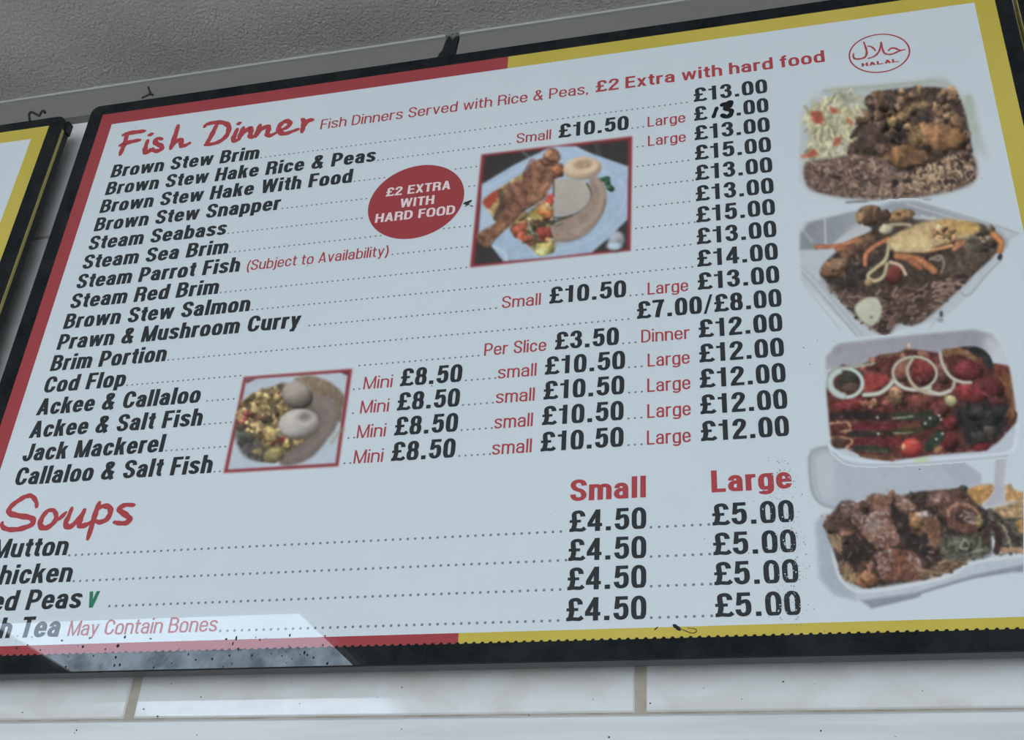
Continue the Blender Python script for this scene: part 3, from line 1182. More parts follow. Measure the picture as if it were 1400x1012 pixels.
word('Small', (706, 196), (753, 191), 2); price('\u00a310.50', (763.7, 189), (859.5, 177), 2); word('Large', (885.5, 173.7), (937, 167), 2)
word('Large', (886, 200), (937.7, 193.7), 3)
word('Small', (686, 421), (739, 416.7), 10); price('\u00a310.50', (751, 415.5), (856, 404), 10); word('Large', (885.5, 403), (941, 396.7), 10)
word('Per Slice', (661.7, 486), (746.5, 481.7), 12); price('\u00a33.50', (758.7, 478), (846, 470), 12); word('Dinner', (876.7, 468.5), (943, 462.5), 12)
word('Mini', (496.5, 532), (536, 528.5), 13); price('\u00a38.50', (547, 527), (630.7, 524), 13); word('small', (680.5, 517), (733, 515), 13); price('\u00a310.50', (745, 512), (854.5, 504), 13); word('Large', (885.5, 501.7), (943, 496.7), 13)
word('Mini', (492, 565), (531, 562), 14); price('\u00a38.50', (542.5, 561.5), (627.5, 557), 14); word('small', (677.5, 552.7), (730.5, 549), 14); price('\u00a310.50', (743, 547), (853.5, 541), 14); word('Large', (885, 536.5), (944, 532), 14)
word('Mini', (487.5, 599), (526.7, 596), 15); price('\u00a38.50', (538.7, 595.7), (625, 591.5), 15); word('small', (675.5, 586.5), (728, 583.5), 15); price('\u00a310.50', (741, 582), (852.5, 577), 15); word('Large', (885, 572), (944.5, 567.7), 15)
word('Mini', (483, 634), (523, 631.5), 16); price('\u00a38.50', (534.5, 631), (621.5, 626.5), 16); word('small', (672.5, 622), (726.5, 619.7), 16); price('\u00a310.50', (739, 618.5), (852.5, 613), 16); word('Large', (884.5, 608.5), (944.5, 604.7), 16)
word('(Subject to Availability)', (336, 373), (530.5, 351), 7, cap=.0162)

# header
text(board, 'served_with_line', 'Fish Dinners Served with Rice & Peas,', 'light', -.5905, 1.1025, board_point(804, 130)[0], .0182, M_redtext, 'thin red line of lettering beside the heading')
text(board, 'extra_charge_line', '\u00a32 Extra with hard food', 'semi', -.2190, 1.1030, .0607, .0200, M_redtext, 'bold red lettering at the end of the heading line')

z1 = lambda x, y: board_point(130 + x / 4.375, 130 + y / 4.375)
HEAD = [
    [(192, 232), (180, 280), (165, 320), (150, 358)], [(168, 240), (200, 229), (250, 222), (297, 216)], [(150, 302), (180, 290), (225, 278), (268, 270)],
    [(315, 272), (303, 310), (298, 335), (306, 345), (325, 335), (345, 322)], ([(322, 240), (345, 233)], .0034),
    [(400, 265), (378, 260), (358, 276), (370, 292), (395, 305), (398, 322), (375, 335), (345, 331), (328, 325)],
    [(497, 183), (482, 235), (465, 285), (453, 322)], [(458, 310), (480, 285), (505, 268), (518, 276), (515, 292), (520, 305), (540, 302), (565, 288)],
    [(728, 178), (710, 215), (690, 255), (665, 295)], [(655, 190), (670, 175), (710, 166), (760, 165), (795, 180), (800, 210), (785, 245), (750, 275), (705, 292), (658, 298)],
    [(850, 205), (835, 240), (827, 265), (840, 274), (865, 262)], ([(853, 174), (870, 167)], .0034),
    [(887, 195), (875, 225), (862, 262)], [(865, 255), (890, 225), (918, 202), (933, 202), (932, 222), (928, 246), (940, 252), (965, 240)],
    [(987, 180), (974, 215), (962, 250)], [(965, 240), (995, 207), (1023, 190), (1038, 194), (1035, 215), (1030, 236), (1045, 244), (1080, 228)],
    [(1098, 213), (1130, 203), (1160, 184), (1163, 163), (1140, 157), (1110, 177), (1098, 205), (1110, 227), (1140, 231), (1180, 218), (1215, 205)],
    [(1240, 145), (1250, 160), (1245, 190), (1238, 222)], [(1246, 192), (1262, 167), (1280, 152), (1303, 150)]]
print_polys('heading', brush(HEAD[:8], .0039, z1), M_redtext, board, 'mid', 'red brush-script word "Fish"')
print_polys('heading', brush(HEAD[8:], .0039, z1), M_redtext, board, 'mid', 'red brush-script word "Dinner"')
z2 = lambda x, y: board_point(x / 6.364, 660 + y / 6.364)
print_polys('heading', brush([
    [(320, 210), (315, 165), (280, 120), (235, 118), (180, 145), (110, 195), (78, 240), (95, 272), (170, 290), (260, 305), (293, 332), (270, 370), (190, 400), (110, 410), (45, 400), (18, 375), (20, 350)],
    [(470, 242), (420, 245), (370, 300), (350, 360), (370, 393), (420, 388), (475, 340), (490, 285), (468, 240)], ([(485, 318), (520, 312), (575, 260)], .0028),
    [(625, 225), (600, 290), (572, 355), (590, 386), (630, 373), (690, 310), (735, 240)], [(737, 238), (707, 310), (690, 358), (705, 378), (750, 368), (800, 340)],
    [(865, 175), (840, 240), (810, 340), (765, 490)], [(850, 230), (900, 205), (950, 215), (962, 258), (930, 318), (870, 345), (825, 330)],
    [(1165, 197), (1100, 195), (1048, 215), (1045, 245), (1100, 285), (1130, 320), (1105, 348), (1050, 355), (995, 345)]], .0034, z2), M_redtext, board, 'mid', 'red brush-script heading "Soups"')

# round badge
print_polys('badge', [[(bad_c[0] + bad_r[0] * math.cos(a * math.pi / 36), bad_c[1] + bad_r[1] * math.sin(a * math.pi / 36)) for a in range(72)]], M_red, board, 'mid', 'red oval badge')
bw = [('\u00a32 EXTRA', (527.5, 269), (615.5, 259), .0142), ('WITH', (546.7, 283.5), (593, 280), .0142), ('HARD FOOD', (512.5, 305), (621.7, 293), .0142)]
pp = []
for s, a, b, cp in bw:
    ua, va = board_point(*a); ub, vb = board_point(*b)
    pp += text_polys(s, 'bold', ua, (va + vb) / 2, ub, cp)
print_polys('badge_lettering', pp, M_whitetext, board, 'top', 'white capitals on the red badge')

# soups
SR = [.5003, .4694, .4391, .4078]
text(board, 'size_word', 'Small', 'bold', -.2326, .5342, -.1556, .0242, M_redtext, 'bold red "Small" above the soup prices')
text(board, 'size_word', 'Large', 'bold', -.0913, .5355, -.0143, .0242, M_redtext, 'bold red "Large" above the soup prices')
for v in SR:
    text(board, 'price', '\u00a34.50', 'price', -.2322, v, -.1556, CAP, M_text, 'printed soup price \u00a34.50')
    text(board, 'price', '\u00a35.00', 'price', -.0915, v - .0004, -.0143, CAP, M_text, 'printed soup price \u00a35.00')
for s, v, u1 in (('Mutton', .5020, -.7969), ('Chicken', .4700, -.7826), ('Red Peas', .4393, -.7624), ('Fish Tea', .4082, -.7793)):
    text(board, 'dish_name', s, 'bold', U0, v, u1, CAP, M_text, 'black lettering "%s"' % s)
text(board, 'vegetarian_mark', 'V', 'bold', board_point(122.5, 810)[0], .4393, board_point(137, 809)[0], .0185, M_green, 'green letter V')
text(board, 'bones_note', 'May Contain Bones', 'light', -.7687, .4086, -.5965, .0166, M_redtext, 'thin red note "May Contain Bones"')


# dotted leaders
def leader(v, spans, step=.0067, r=.00128):
    """rows of print dots; the pictures and the badge interrupt them"""
    runs = []
    for a, b in spans:
        run = []
        u = a + .0040
        while u < b - .0015:
            hid = any(pa - .003 < u < pb + .003 and pc - .004 < v < pd + .004 for pa, pb, pc, pd in (photo1, photo2))
            hid = hid or ((u - bad_c[0]) / (bad_r[0] + .003)) ** 2 + ((v - bad_c[1]) / (bad_r[1] + .003)) ** 2 < 1
            if hid:
                runs.append(run)
                run = []
            else:
                run.append((u, v + .0012))
            u += step
        runs.append(run)
    for run in runs:
        if run:
            print_polys('dotted_line', [[(u + r * math.cos(q * math.pi / 4), w + r * math.sin(q * math.pi / 4)) for q in range(8)] for u, w in run], M_dots, board, 'base')


def bx(x, y=500):
    return board_point(x, y)[0]


PS = -.0985
lead = {1: [(NAMES[0][1], PS)], 2: [(NAMES[1][1], bx(704, 196)), (bx(860, 177), bx(884, 174))], 3: [(NAMES[2][1], bx(885, 200))], 4: [(NAMES[3][1], PS)], 5: [(NAMES[4][1], PS)], 6: [(NAMES[5][1], PS)],
        7: [(bx(532, 351), PS)], 8: [(NAMES[7][1], PS)], 9: [(NAMES[8][1], PS)], 10: [(NAMES[9][1] + .008, bx(685, 421)), (bx(857, 405), bx(884, 403))], 11: [(NAMES[10][1], -.1670)],
        12: [(NAMES[11][1], bx(660, 486)), (bx(847, 470), bx(876, 468))], 13: [(NAMES[12][1] + .006, bx(495, 532)), (bx(632, 523), bx(680, 517)), (bx(855, 504), bx(882, 502))],
        14: [(NAMES[13][1], bx(490, 565)), (bx(628, 557), bx(677, 552)), (bx(855, 541), bx(882, 537))], 15: [(NAMES[14][1], bx(486, 599)), (bx(626, 591), bx(675, 586)), (bx(854, 577), bx(882, 572))],
        16: [(NAMES[15][1], bx(481, 634)), (bx(623, 626), bx(672, 622)), (bx(854, 613), bx(884, 608))]}
for k, sp in lead.items():
    leader(row(k), sp)
for v, a in zip(SR, (-.7969, -.7826, bx(145, 829), -.5960)):
    leader(v, [(a, -.2330), (-.1550, -.0920)], .0080, .0015)

# halal mark
z3 = lambda x, y: board_point(1140 + x / 11.667, 30 + y / 11.667)
hp = []
ec = z3(720, 500)
for q in range(48):
    a0, a1 = q * math.pi / 24, (q + 1) * math.pi / 24
    ro, ri = (.0350, .0332), (.0334, .0315)
    f = lambda a, r: (ec[0] + .0003 + r[0] * math.cos(a), ec[1] + r[1] * math.sin(a))
    hp.append([f(a0, (.0352, .0326)), f(a1, (.0352, .0326)), f(a1, (.0334, .0308)), f(a0, (.0334, .0308))])
hp += brush([([(478, 322), (498, 380), (522, 460), (518, 530), (480, 573), (400, 593), (332, 585), (310, 550), (315, 505)], .0013),
             ([(543, 385), (600, 400), (645, 435), (662, 462)], .0011),
             ([(752, 325), (745, 400), (715, 480), (650, 548), (545, 585)], .0012),
             ([(757, 325), (775, 420), (800, 490), (850, 518), (930, 515), (1000, 485), (1060, 460), (1135, 443)], .0012),
             ([(870, 460), (910, 425), (970, 420), (1015, 440), (1060, 455)], .0013)], .0012, z3, 6)
hu0, hv0 = z3(445, 708); hu1, hv1 = z3(1055, 645)
for i, ch in enumerate('HALAL'):
    a = hu0 + (hu1 - hu0) * i / 5
    hp += text_polys(ch, 'heavy', a, (hv0 + hv1) / 2, a + (hu1 - hu0) / 5 * .86, .0058)
    if ch in 'HAL':
        hp.append([(a - .0004, (hv0 + hv1) / 2), (a + .0030, (hv0 + hv1) / 2), (a + .0030, (hv0 + hv1) / 2 + .0007), (a - .0004, (hv0 + hv1) / 2 + .0007)])
print_polys('halal_mark', hp, M_redtext, board, 'mid', 'small red oval halal mark with Arabic script')

# ---------------------------------------------------------------- printed food pictures
# plate of fried fish with dumpling, yam and plantain, inside a red edge
c = Canvas(640, 180, 880, 372, 5.325, seed=11)
c.part('picture_edge'); c.poly([(98, 168), (1195, 35), (1183, 868), (15, 990)], (140, 48, 55), smooth=False)
c.part('table_top'); c.poly([(122, 180), (1163, 62), (1157, 852), (46, 968)], (58, 55, 57), .8, .08, .03, smooth=False)
c.stroke([(930, 90), (980, 250)], 40, (78, 74, 74), op=.6); c.stroke([(400, 150), (460, 200)], 20, (110, 118, 130), op=.6)
c.part('drinking_glass'); c.ell(1080, 800, 65, 75, 10, (135, 140, 150), .1, vol=.5, soft=4); c.ell(1062, 835, 52, 28, 0, (170, 192, 210), vol=.1, soft=3)
c.part('plate')
c.poly([(100, 384), (330, 245), (580, 122), (640, 108), (785, 106), (900, 160), (1166, 254), (1160, 640), (1040, 762), (900, 882), (600, 918), (255, 946), (165, 830), (74, 745), (90, 560)], (152, 178, 204), 1.2, .05, smooth=False, grad=(90, -.06))
c.stroke([(660, 130), (760, 180), (1000, 290), (1130, 390), (1120, 560), (930, 760), (700, 850), (400, 900)], 10, (172, 194, 214), op=.6)
c.stroke([(120, 420), (330, 300), (560, 160)], 12, (176, 196, 216), op=.6)
c.stroke([(190, 840), (260, 880), (280, 930)], 26, (178, 198, 216), op=.7)
c.poly([(105, 565), (190, 600), (210, 660), (120, 720), (95, 690)], (160, 184, 208), 2)
c.part('vegetables')
c.poly([(110, 500), (250, 400), (430, 285), (450, 320), (330, 420), (230, 560), (200, 640), (150, 580)], (172, 150, 92), 1.5, .2, .1)
c.poly([(108, 508), (212, 424), (228, 468), (165, 548), (130, 540)], (172, 66, 52), 1.2, .2)
c.poly([(310, 720), (330, 640), (420, 590), (500, 540), (600, 470), (630, 530), (625, 620), (605, 680), (612, 745), (645, 800), (620, 862), (540, 905), (470, 860), (420, 800), (360, 770)], (120, 108, 74), 1.5, .3, .1)
R_ = [(330, 650), (420, 600), (600, 490), (620, 620), (605, 740), (630, 810), (540, 890), (430, 800), (330, 730)]
c.lumps(R_, 40, (18, 42), [(160, 84, 66), (172, 108, 76), (172, 154, 98), (80, 76, 56), (122, 124, 98), (150, 128, 80)], .5)
c.poly([(450, 590), (520, 540), (570, 570), (540, 640), (470, 640)], (192, 168, 88), 2, .2)
c.ell(565, 590, 55, 45, 10, (198, 118, 66), .15, vol=.6); c.ell(598, 500, 34, 50, 20, (178, 66, 56), .2, vol=.6); c.ell(575, 545, 22, 30, 0, (206, 160, 118), vol=.5)
c.ell(550, 735, 60, 40, 10, (170, 74, 60), .2, vol=.6); c.ell(370, 720, 45, 55, 20, (176, 86, 62), .2, vol=.6); c.ell(400, 765, 50, 30, 20, (180, 92, 66), .2)
c.stroke([(470, 650), (520, 670), (600, 665), (760, 615)], 20, (74, 62, 44), op=.85); c.stroke([(440, 660), (455, 720), (480, 750)], 20, (140, 150, 124), op=.8); c.stroke([(400, 810), (470, 800), (560, 800)], 18, (70, 74, 50), op=.8)
c.ell(560, 850, 80, 50, -10, (176, 164, 92), .25, .12, vol=.5); c.ell(540, 880, 50, 25, 0, (190, 182, 120), .25)
c.rough(1.4, .2)
c.part('fried_fish')
c.poly([(545, 190), (575, 140), (610, 122), (655, 140), (674, 190), (652, 228), (690, 240), (694, 315), (640, 338), (610, 388), (560, 480), (500, 530), (420, 560), (340, 640), (230, 752), (170, 800), (150, 842), (85, 815), (68, 745), (180, 680), (205, 640), (188, 605), (230, 490), (240, 420), (340, 365), (400, 330), (462, 235)], (134, 92, 70), 1.5, .22, .1)
c.stroke([(235, 440), (250, 540), (205, 630)], 46, (92, 72, 60), .3, op=.85); c.stroke([(300, 395), (330, 480), (290, 560)], 30, (98, 76, 60), .3, op=.7)
c.stroke([(470, 225), (420, 330), (380, 460), (340, 600)], 60, (128, 84, 68), .3, op=.6); c.stroke([(520, 220), (500, 340), (450, 480)], 44, (166, 118, 86), .25, op=.55)
c.stroke([(590, 260), (560, 380), (480, 500)], 40, (158, 110, 80), .25, op=.7); c.stroke([(555, 170), (600, 215), (650, 220)], 16, (76, 52, 40), op=.8); c.ell(590, 165, 40, 26, -20, (164, 116, 84), .2, vol=.6)
c.stroke([(530, 215), (560, 240), (620, 245)], 12, (70, 50, 40), op=.8); c.ell(650, 280, 50, 36, -10, (160, 100, 66), .2, vol=.6); c.stroke([(630, 335), (690, 318)], 16, (72, 46, 36), op=.8)
c.stroke([(430, 440), (410, 560), (340, 640)], 26, (104, 70, 54), .2, op=.7); c.stroke([(560, 470), (480, 530), (400, 575)], 12, (80, 56, 44), op=.8)
c.stroke([(330, 620), (230, 710), (120, 780)], 70, (130, 92, 66), .25, op=.6); c.stroke([(80, 770), (150, 790)], 40, (104, 76, 56), .3, op=.7)
c.stroke([(350, 620), (250, 720), (160, 830)], 10, (86, 62, 44), op=.8); c.stroke([(420, 590), (340, 660)], 16, (178, 142, 82), op=.8)
c.rough(1.1, .18)
c.part('yam_slice')
c.poly([(622, 352), (700, 342), (760, 348), (850, 366), (892, 430), (884, 500), (820, 570), (720, 612), (622, 608)], (166, 161, 150), 1.2, .05, grad=(90, -.08), smooth=False)
c.stroke([(866, 380), (896, 440), (886, 510), (820, 580), (720, 622), (625, 628)], 14, (74, 62, 48), op=.85)
c.stroke([(622, 355), (622, 470)], 12, (72, 58, 48), op=.8)
c.part('plantain')
c.poly([(880, 366), (900, 340), (940, 332), (986, 370), (1010, 460), (996, 560), (930, 670), (830, 762), (720, 802), (640, 792), (608, 742), (610, 690), (700, 642), (800, 590), (872, 520), (900, 450)], (150, 130, 116), 1.4, .06, .04, grad=(30, -.12))
c.stroke([(935, 350), (975, 450), (960, 560), (880, 660), (780, 730)], 34, (168, 150, 134), op=.6, soft=5); c.stroke([(1000, 500), (960, 630), (850, 755), (720, 800), (650, 796)], 12, (104, 86, 76), op=.6, soft=3)
c.stroke([(640, 690), (690, 670)], 14, (110, 96, 60), op=.7)
c.part('dumpling')
c.ell(832, 268, 140, 84, -6, (202, 176, 146), .06, .03, vol=.35); c.ell(845, 246, 92, 48, -6, (190, 162, 132), .08, vol=-.3, soft=5); c.ell(852, 244, 34, 16, -10, (168, 138, 110), .1, soft=4)
c.part('parsley')
for q in ((1000, 345, 38, 18, -10), (1015, 370, 22, 30, 0), (1035, 412, 32, 24, 30), (980, 350, 24, 12, 20)):
    c.ell(*q, (50, 92, 72), .4, .2, vol=.5)
PIC_PLATE = c

# bowl of ackee with dumplings and green banana, inside a red edge
c = Canvas(300, 495, 490, 652, 6.53, seed=12)
c.part('picture_edge'); c.poly([(218, 135), (1187, 62), (1062, 932), (38, 992)], (142, 54, 62), smooth=False)
c.part('plate'); c.poly([(242, 155), (1148, 92), (1036, 905), (76, 962)], (166, 182, 196), .8, .04, smooth=False)
c.poly([(240, 160), (335, 146), (300, 165), (245, 192)], (112, 48, 56), 1, smooth=False); c.poly([(1075, 88), (1162, 84), (1148, 122), (1110, 110)], (112, 48, 56), 1, smooth=False)
c.part('dumpling'); c.poly([(560, 250), (830, 300), (1000, 380), (960, 620), (700, 800), (540, 720)], (106, 96, 86), 2, .08)
c.part('green_banana')
c.poly([(665, 165), (700, 138), (830, 122), (1000, 190), (1112, 300), (1100, 420), (1085, 520), (1050, 520), (1000, 340), (840, 310), (740, 200)], (124, 108, 90), 2, .12, .05, grad=(70, -.3))
c.stroke([(1100, 600), (1060, 640), (1000, 720)], 34, (140, 138, 108), op=.6, soft=4)
c.part('ackee')
RA = [(200, 365), (330, 270), (480, 220), (600, 195), (640, 400), (560, 520), (530, 610), (600, 690), (770, 690), (730, 750), (560, 850), (480, 900), (300, 870), (205, 790), (150, 650), (165, 460)]
c.poly(RA, (104, 92, 64), 1.6, .3, .12)
c.lumps([(200, 370), (330, 280), (590, 205), (610, 420), (530, 560), (480, 740), (300, 640), (170, 560)], 110, (18, 40), [(164, 142, 92), (150, 126, 80), (134, 112, 72), (172, 150, 100), (104, 88, 64), (88, 76, 58)], .5, .25)
c.lumps([(170, 440), (260, 420), (420, 520), (350, 560), (170, 600)], 14, (18, 34), [(84, 74, 58), (100, 78, 66), (146, 74, 66)], .6)
c.poly([(145, 620), (230, 640), (330, 700), (400, 760), (420, 850), (340, 880), (220, 830), (160, 720)], (78, 76, 72), 4, .35, .15)
c.ell(210, 660, 60, 40, 20, (84, 90, 84), .3, .1); c.ell(330, 800, 55, 26, 0, (130, 112, 76), .2)
c.ell(345, 565, 78, 30, 8, (160, 140, 94), .2, vol=.4); c.ell(455, 650, 60, 70, 10, (158, 136, 86), .25, .1, vol=.4); c.ell(320, 420, 40, 46, 0, (170, 148, 98), .2, vol=.4)
c.stroke([(470, 735), (520, 710), (580, 672)], 34, (136, 56, 56), .3, op=.9); c.stroke([(300, 500), (380, 490), (420, 500)], 22, (136, 72, 62), .3, op=.7); c.stroke([(400, 525), (470, 520)], 22, (66, 60, 52), op=.7)
c.lumps([(560, 760), (600, 700), (770, 680), (740, 740), (600, 800)], 16, (16, 34), [(166, 146, 94), (152, 130, 80), (120, 102, 68)], .5)
c.rough(1.6, .22)
c.part('boiled_banana')
c.poly([(830, 330), (900, 298), (1000, 340), (1060, 460), (1040, 590), (960, 700), (850, 830), (720, 905), (560, 925), (545, 850), (700, 752), (820, 672), (890, 600), (905, 500), (850, 420)], (118, 107, 102), 2, .07, .04, grad=(60, -.25))
c.stroke([(900, 320), (990, 420), (990, 540), (900, 680), (760, 800), (620, 860)], 50, (134, 122, 115), op=.5, soft=6)
c.ell(480, 838, 92, 62, -8, (130, 120, 80), .15, vol=.5); c.ell(505, 790, 62, 26, -5, (158, 148, 90), .15, soft=3)
c.part('dumpling')
c.ell(695, 300, 142, 118, 20, (130, 120, 112), .06, .03, vol=.6); c.ell(705, 225, 90, 36, 8, (158, 152, 146), .05, soft=6, vol=.1, op=.7)
c.ell(708, 546, 182, 126, -8, (164, 160, 154), .05, .03, vol=.4); c.ell(770, 500, 78, 52, -8, (142, 136, 130), .06, vol=-.4, soft=7); c.ell(640, 610, 90, 40, -5, (178, 176, 172), soft=8, vol=.1, op=.6)
PIC_BOWL = c

# box of chicken, slaw and rice
c = Canvas(1080, 95, 1362, 285, 5.0, seed=13)
c.part('foil_box')
c.poly([(92, 290), (240, 148), (620, 110), (960, 60), (1075, 70), (1160, 170), (1190, 190), (1245, 190), (1300, 420), (1345, 600), (1290, 560), (1276, 620), (1274, 750), (1160, 822), (850, 886), (560, 896), (345, 878), (165, 840), (100, 780), (90, 640), (68, 610), (86, 420)], (166, 178, 184), 5, .03)
c.stroke([(235, 150), (500, 128), (800, 108), (1000, 88), (1090, 110), (1160, 200), (1210, 330)], 34, (160, 172, 166), op=.7, soft=4)
c.stroke([(240, 146), (620, 112), (1000, 72)], 8, (142, 150, 120), op=.5); c.poly([(1195, 195), (1240, 192), (1272, 360), (1290, 420), (1250, 430), (1215, 330)], (160, 176, 162), 3, .05)
c.stroke([(1290, 430), (1325, 560)], 20, (168, 180, 182), op=.7); c.stroke([(105, 290), (85, 420), (78, 600)], 14, (168, 178, 166), op=.6); c.stroke([(70, 650), (68, 770)], 12, (160, 172, 184), op=.6)
c.part('stewed_chicken')
c.poly([(430, 420), (480, 260), (560, 165), (800, 128), (1050, 128), (1150, 190), (1205, 330), (1240, 520), (1220, 590), (1000, 640), (920, 670), (760, 710), (640, 630), (420, 600), (380, 520)], (78, 62, 52), 2, .3, .12)
RM = [(450, 400), (500, 260), (570, 180), (800, 150), (1050, 145), (1140, 200), (1200, 380), (1220, 540), (1000, 600), (760, 660), (640, 600), (440, 570)]
c.lumps(RM, 85, (24, 58), [(100, 78, 60), (118, 92, 68), (132, 104, 76), (76, 62, 52), (62, 54, 48), (110, 84, 70)], .9, .3)
c.stroke([(570, 170), (610, 160), (620, 200), (590, 260)], 36, (124, 94, 66), .3, op=.9); c.stroke([(700, 370), (780, 300), (850, 250), (930, 240)], 56, (136, 112, 76), .3, op=.8, vol=.4); c.ell(705, 355, 44, 40, 0, (146, 122, 74), .2, vol=.8)
c.lumps([(980, 250), (1110, 260), (1140, 330), (1000, 340)], 14, (18, 36), [(132, 106, 80), (120, 94, 70)], .8); c.ell(1150, 350, 50, 40, 20, (126, 98, 70), .3); c.ell(505, 330, 60, 50, -30, (122, 94, 70), .25, .1, vol=.7)
c.ell(545, 495, 112, 108, 0, (82, 66, 56), .25, .08, vol=.4); c.ring(545, 495, 70, 62, 0, 22, (60, 50, 45), op=.6); c.ell(620, 545, 40, 34, 0, (104, 82, 68), .2)
c.stroke([(680, 440), (760, 450), (800, 480)], 40, (58, 50, 47), op=.7, soft=5); c.ell(925, 345, 50, 26, 0, (58, 54, 54), soft=5); c.stroke([(860, 130), (880, 200)], 34, (66, 58, 52), op=.7, soft=5)
c.ell(1030, 458, 180, 92, 14, (138, 99, 66), .16, .08, vol=.6); c.ell(1120, 480, 80, 60, 60, (146, 104, 66), .12, vol=.5, op=.7); c.ell(990, 420, 90, 30, 10, (166, 122, 82), .2, soft=6, op=.6)
c.ell(855, 470, 50, 90, 10, (124, 98, 66), .35, .15, vol=.6); c.ell(780, 600, 118, 82, 10, (124, 90, 60), .2, .1, vol=.7); c.ell(745, 585, 60, 45, 0, (138, 100, 64), .15, soft=5); c.ell(935, 535, 34, 24, 0, (56, 46, 40), soft=3)
c.ell(890, 610, 70, 60, -20, (112, 82, 58), .25, .1, vol=.6); c.stroke([(960, 580), (1120, 590), (1220, 580)], 34, (56, 46, 42), op=.75, soft=4); c.stroke([(600, 620), (700, 690), (740, 700)], 26, (60, 52, 48), op=.7)
c.grains(RM, 70, (16, 46), (5, 11), [(54, 45, 40), (150, 124, 94), (64, 52, 46)], op=.45)
c.rough(1.1, .22)
c.part('slaw')
RS = [(112, 310), (200, 225), (330, 172), (480, 182), (502, 250), (440, 330), (440, 400), (400, 470), (390, 560), (300, 600), (200, 620), (120, 604), (135, 450)]
c.poly(RS, (160, 160, 128), 2, .12, .1)
c.grains(RS, 150, (60, 150), (8, 20), [(192, 190, 158), (206, 204, 178), (150, 150, 116), (178, 176, 140), (136, 134, 104), (196, 192, 150)], (40, 150), .85)
c.grains([(330, 180), (480, 190), (490, 250), (400, 260)], 14, (50, 90), (16, 26), [(168, 172, 158), (150, 154, 132)], (20, 70), .8); c.stroke([(330, 560), (385, 520)], 24, (186, 190, 180), op=.8)
for q in ([(142, 285), (215, 280), (232, 335), (215, 388), (150, 350)], [(272, 262), (325, 258), (342, 292), (288, 308)], [(390, 318), (440, 370), (418, 392), (385, 350)], [(295, 470), (352, 458), (335, 515), (300, 520)], [(72, 592), (180, 542), (190, 582), (90, 610)]):
    c.poly(q, (182, 92, 68), 1.5, .15, smooth=False)
c.rough(1.0, .12)
c.part('rice_and_peas')
RR = [(110, 640), (300, 606), (450, 580), (640, 612), (700, 690), (740, 715), (900, 680), (1060, 604), (1180, 552), (1262, 610), (1270, 745), (1150, 818), (850, 878), (560, 888), (350, 872), (170, 832), (108, 775)]
c.poly(RR, (108, 86, 76), 2.5, .2, .15)
RRi = [(125, 650), (300, 616), (450, 595), (640, 625), (720, 715), (900, 690), (1060, 615), (1180, 570), (1250, 620), (1255, 735), (1140, 805), (850, 866), (560, 876), (350, 860), (175, 818), (122, 770)]
c.grains(RRi, 620, (22, 48), (9, 15), [(150, 124, 106), (138, 112, 98), (124, 98, 86), (92, 74, 68), (160, 134, 112), (74, 60, 56)])
c.grains([(800, 720), (1060, 620), (1180, 575), (1250, 640), (1250, 735), (1100, 810), (800, 850)], 300, (22, 46), (9, 15), [(176, 150, 118), (164, 136, 104), (110, 84, 70), (66, 54, 52), (186, 162, 130)])
for q in ((310, 732, 34, 14), (480, 728, 14, 12), (715, 775, 24, 26), (800, 762, 34, 16), (1210, 600, 36, 20), (1100, 770, 40, 12)):
    c.ell(*q, 0, (56, 46, 46), .2, soft=3)
c.rough(.8, .14)
c.part('shadow_marks'); c.stroke([(385, 910), (450, 905), (530, 902)], 12, (92, 100, 108), op=.9); c.stroke([(915, 890), (962, 890)], 8, (110, 118, 124), op=.9)
PIC_CHICKEN = c

# white box of fish topped with cheese-yellow sauce, carrot and rice
c = Canvas(1080, 270, 1400, 472, 4.375, seed=14)
c.part('foam_box')
c.poly([(55, 200), (90, 145), (420, 75), (600, 25), (745, 18), (1300, 180), (1372, 222), (1310, 262), (1290, 320), (1262, 370), (1075, 590), (900, 740), (780, 756), (640, 800), (410, 838), (60, 490), (66, 400), (54, 310)], (170, 182, 192), 1.5, .03, smooth=False)
c.poly([(60, 312), (62, 220), (110, 152), (400, 80), (425, 170), (320, 225), (250, 280), (160, 312)], (132, 140, 148), 2, .05, smooth=False, grad=(0, .15))
c.stroke([(208, 132), (214, 280)], 14, (178, 186, 190), op=.8); c.stroke([(80, 200), (130, 262)], 14, (166, 174, 180), op=.6); c.poly([(330, 220), (420, 150), (470, 200), (420, 240)], (176, 182, 184), 4, op=.8)
c.poly([(540, 60), (610, 30), (740, 26), (1000, 110), (1250, 200), (1302, 256), (1296, 300), (1240, 250), (1110, 150), (760, 110), (600, 80)], (140, 148, 157), 3, .05, smooth=False)
c.stroke([(760, 28), (1000, 98), (1370, 216)], 7, (140, 148, 150), op=.8); c.stroke([(700, 40), (900, 100), (1180, 180)], 9, (186, 194, 200), op=.8)
c.stroke([(70, 410), (180, 520), (430, 820)], 18, (162, 172, 176), op=.9); c.stroke([(74, 450), (240, 640), (400, 830)], 6, (126, 136, 142), op=.8); c.stroke([(82, 520), (220, 690), (300, 790)], 9, (164, 174, 180), op=.8); c.stroke([(190, 500), (330, 630), (560, 815)], 26, (150, 152, 158), op=.8, soft=4)
c.stroke([(1268, 372), (1180, 460), (1075, 582), (1020, 570)], 9, (140, 150, 156), op=.85); c.stroke([(900, 700), (840, 780)], 9, (160, 170, 176), op=.8); c.ell(1256, 357, 14, 20, 20, (50, 54, 58), vol=0); c.ell(905, 698, 10, 20, 0, (66, 70, 72), vol=0); c.ell(900, 735, 20, 14, 0, (140, 148, 154), vol=0)
c.part('fried_fish')
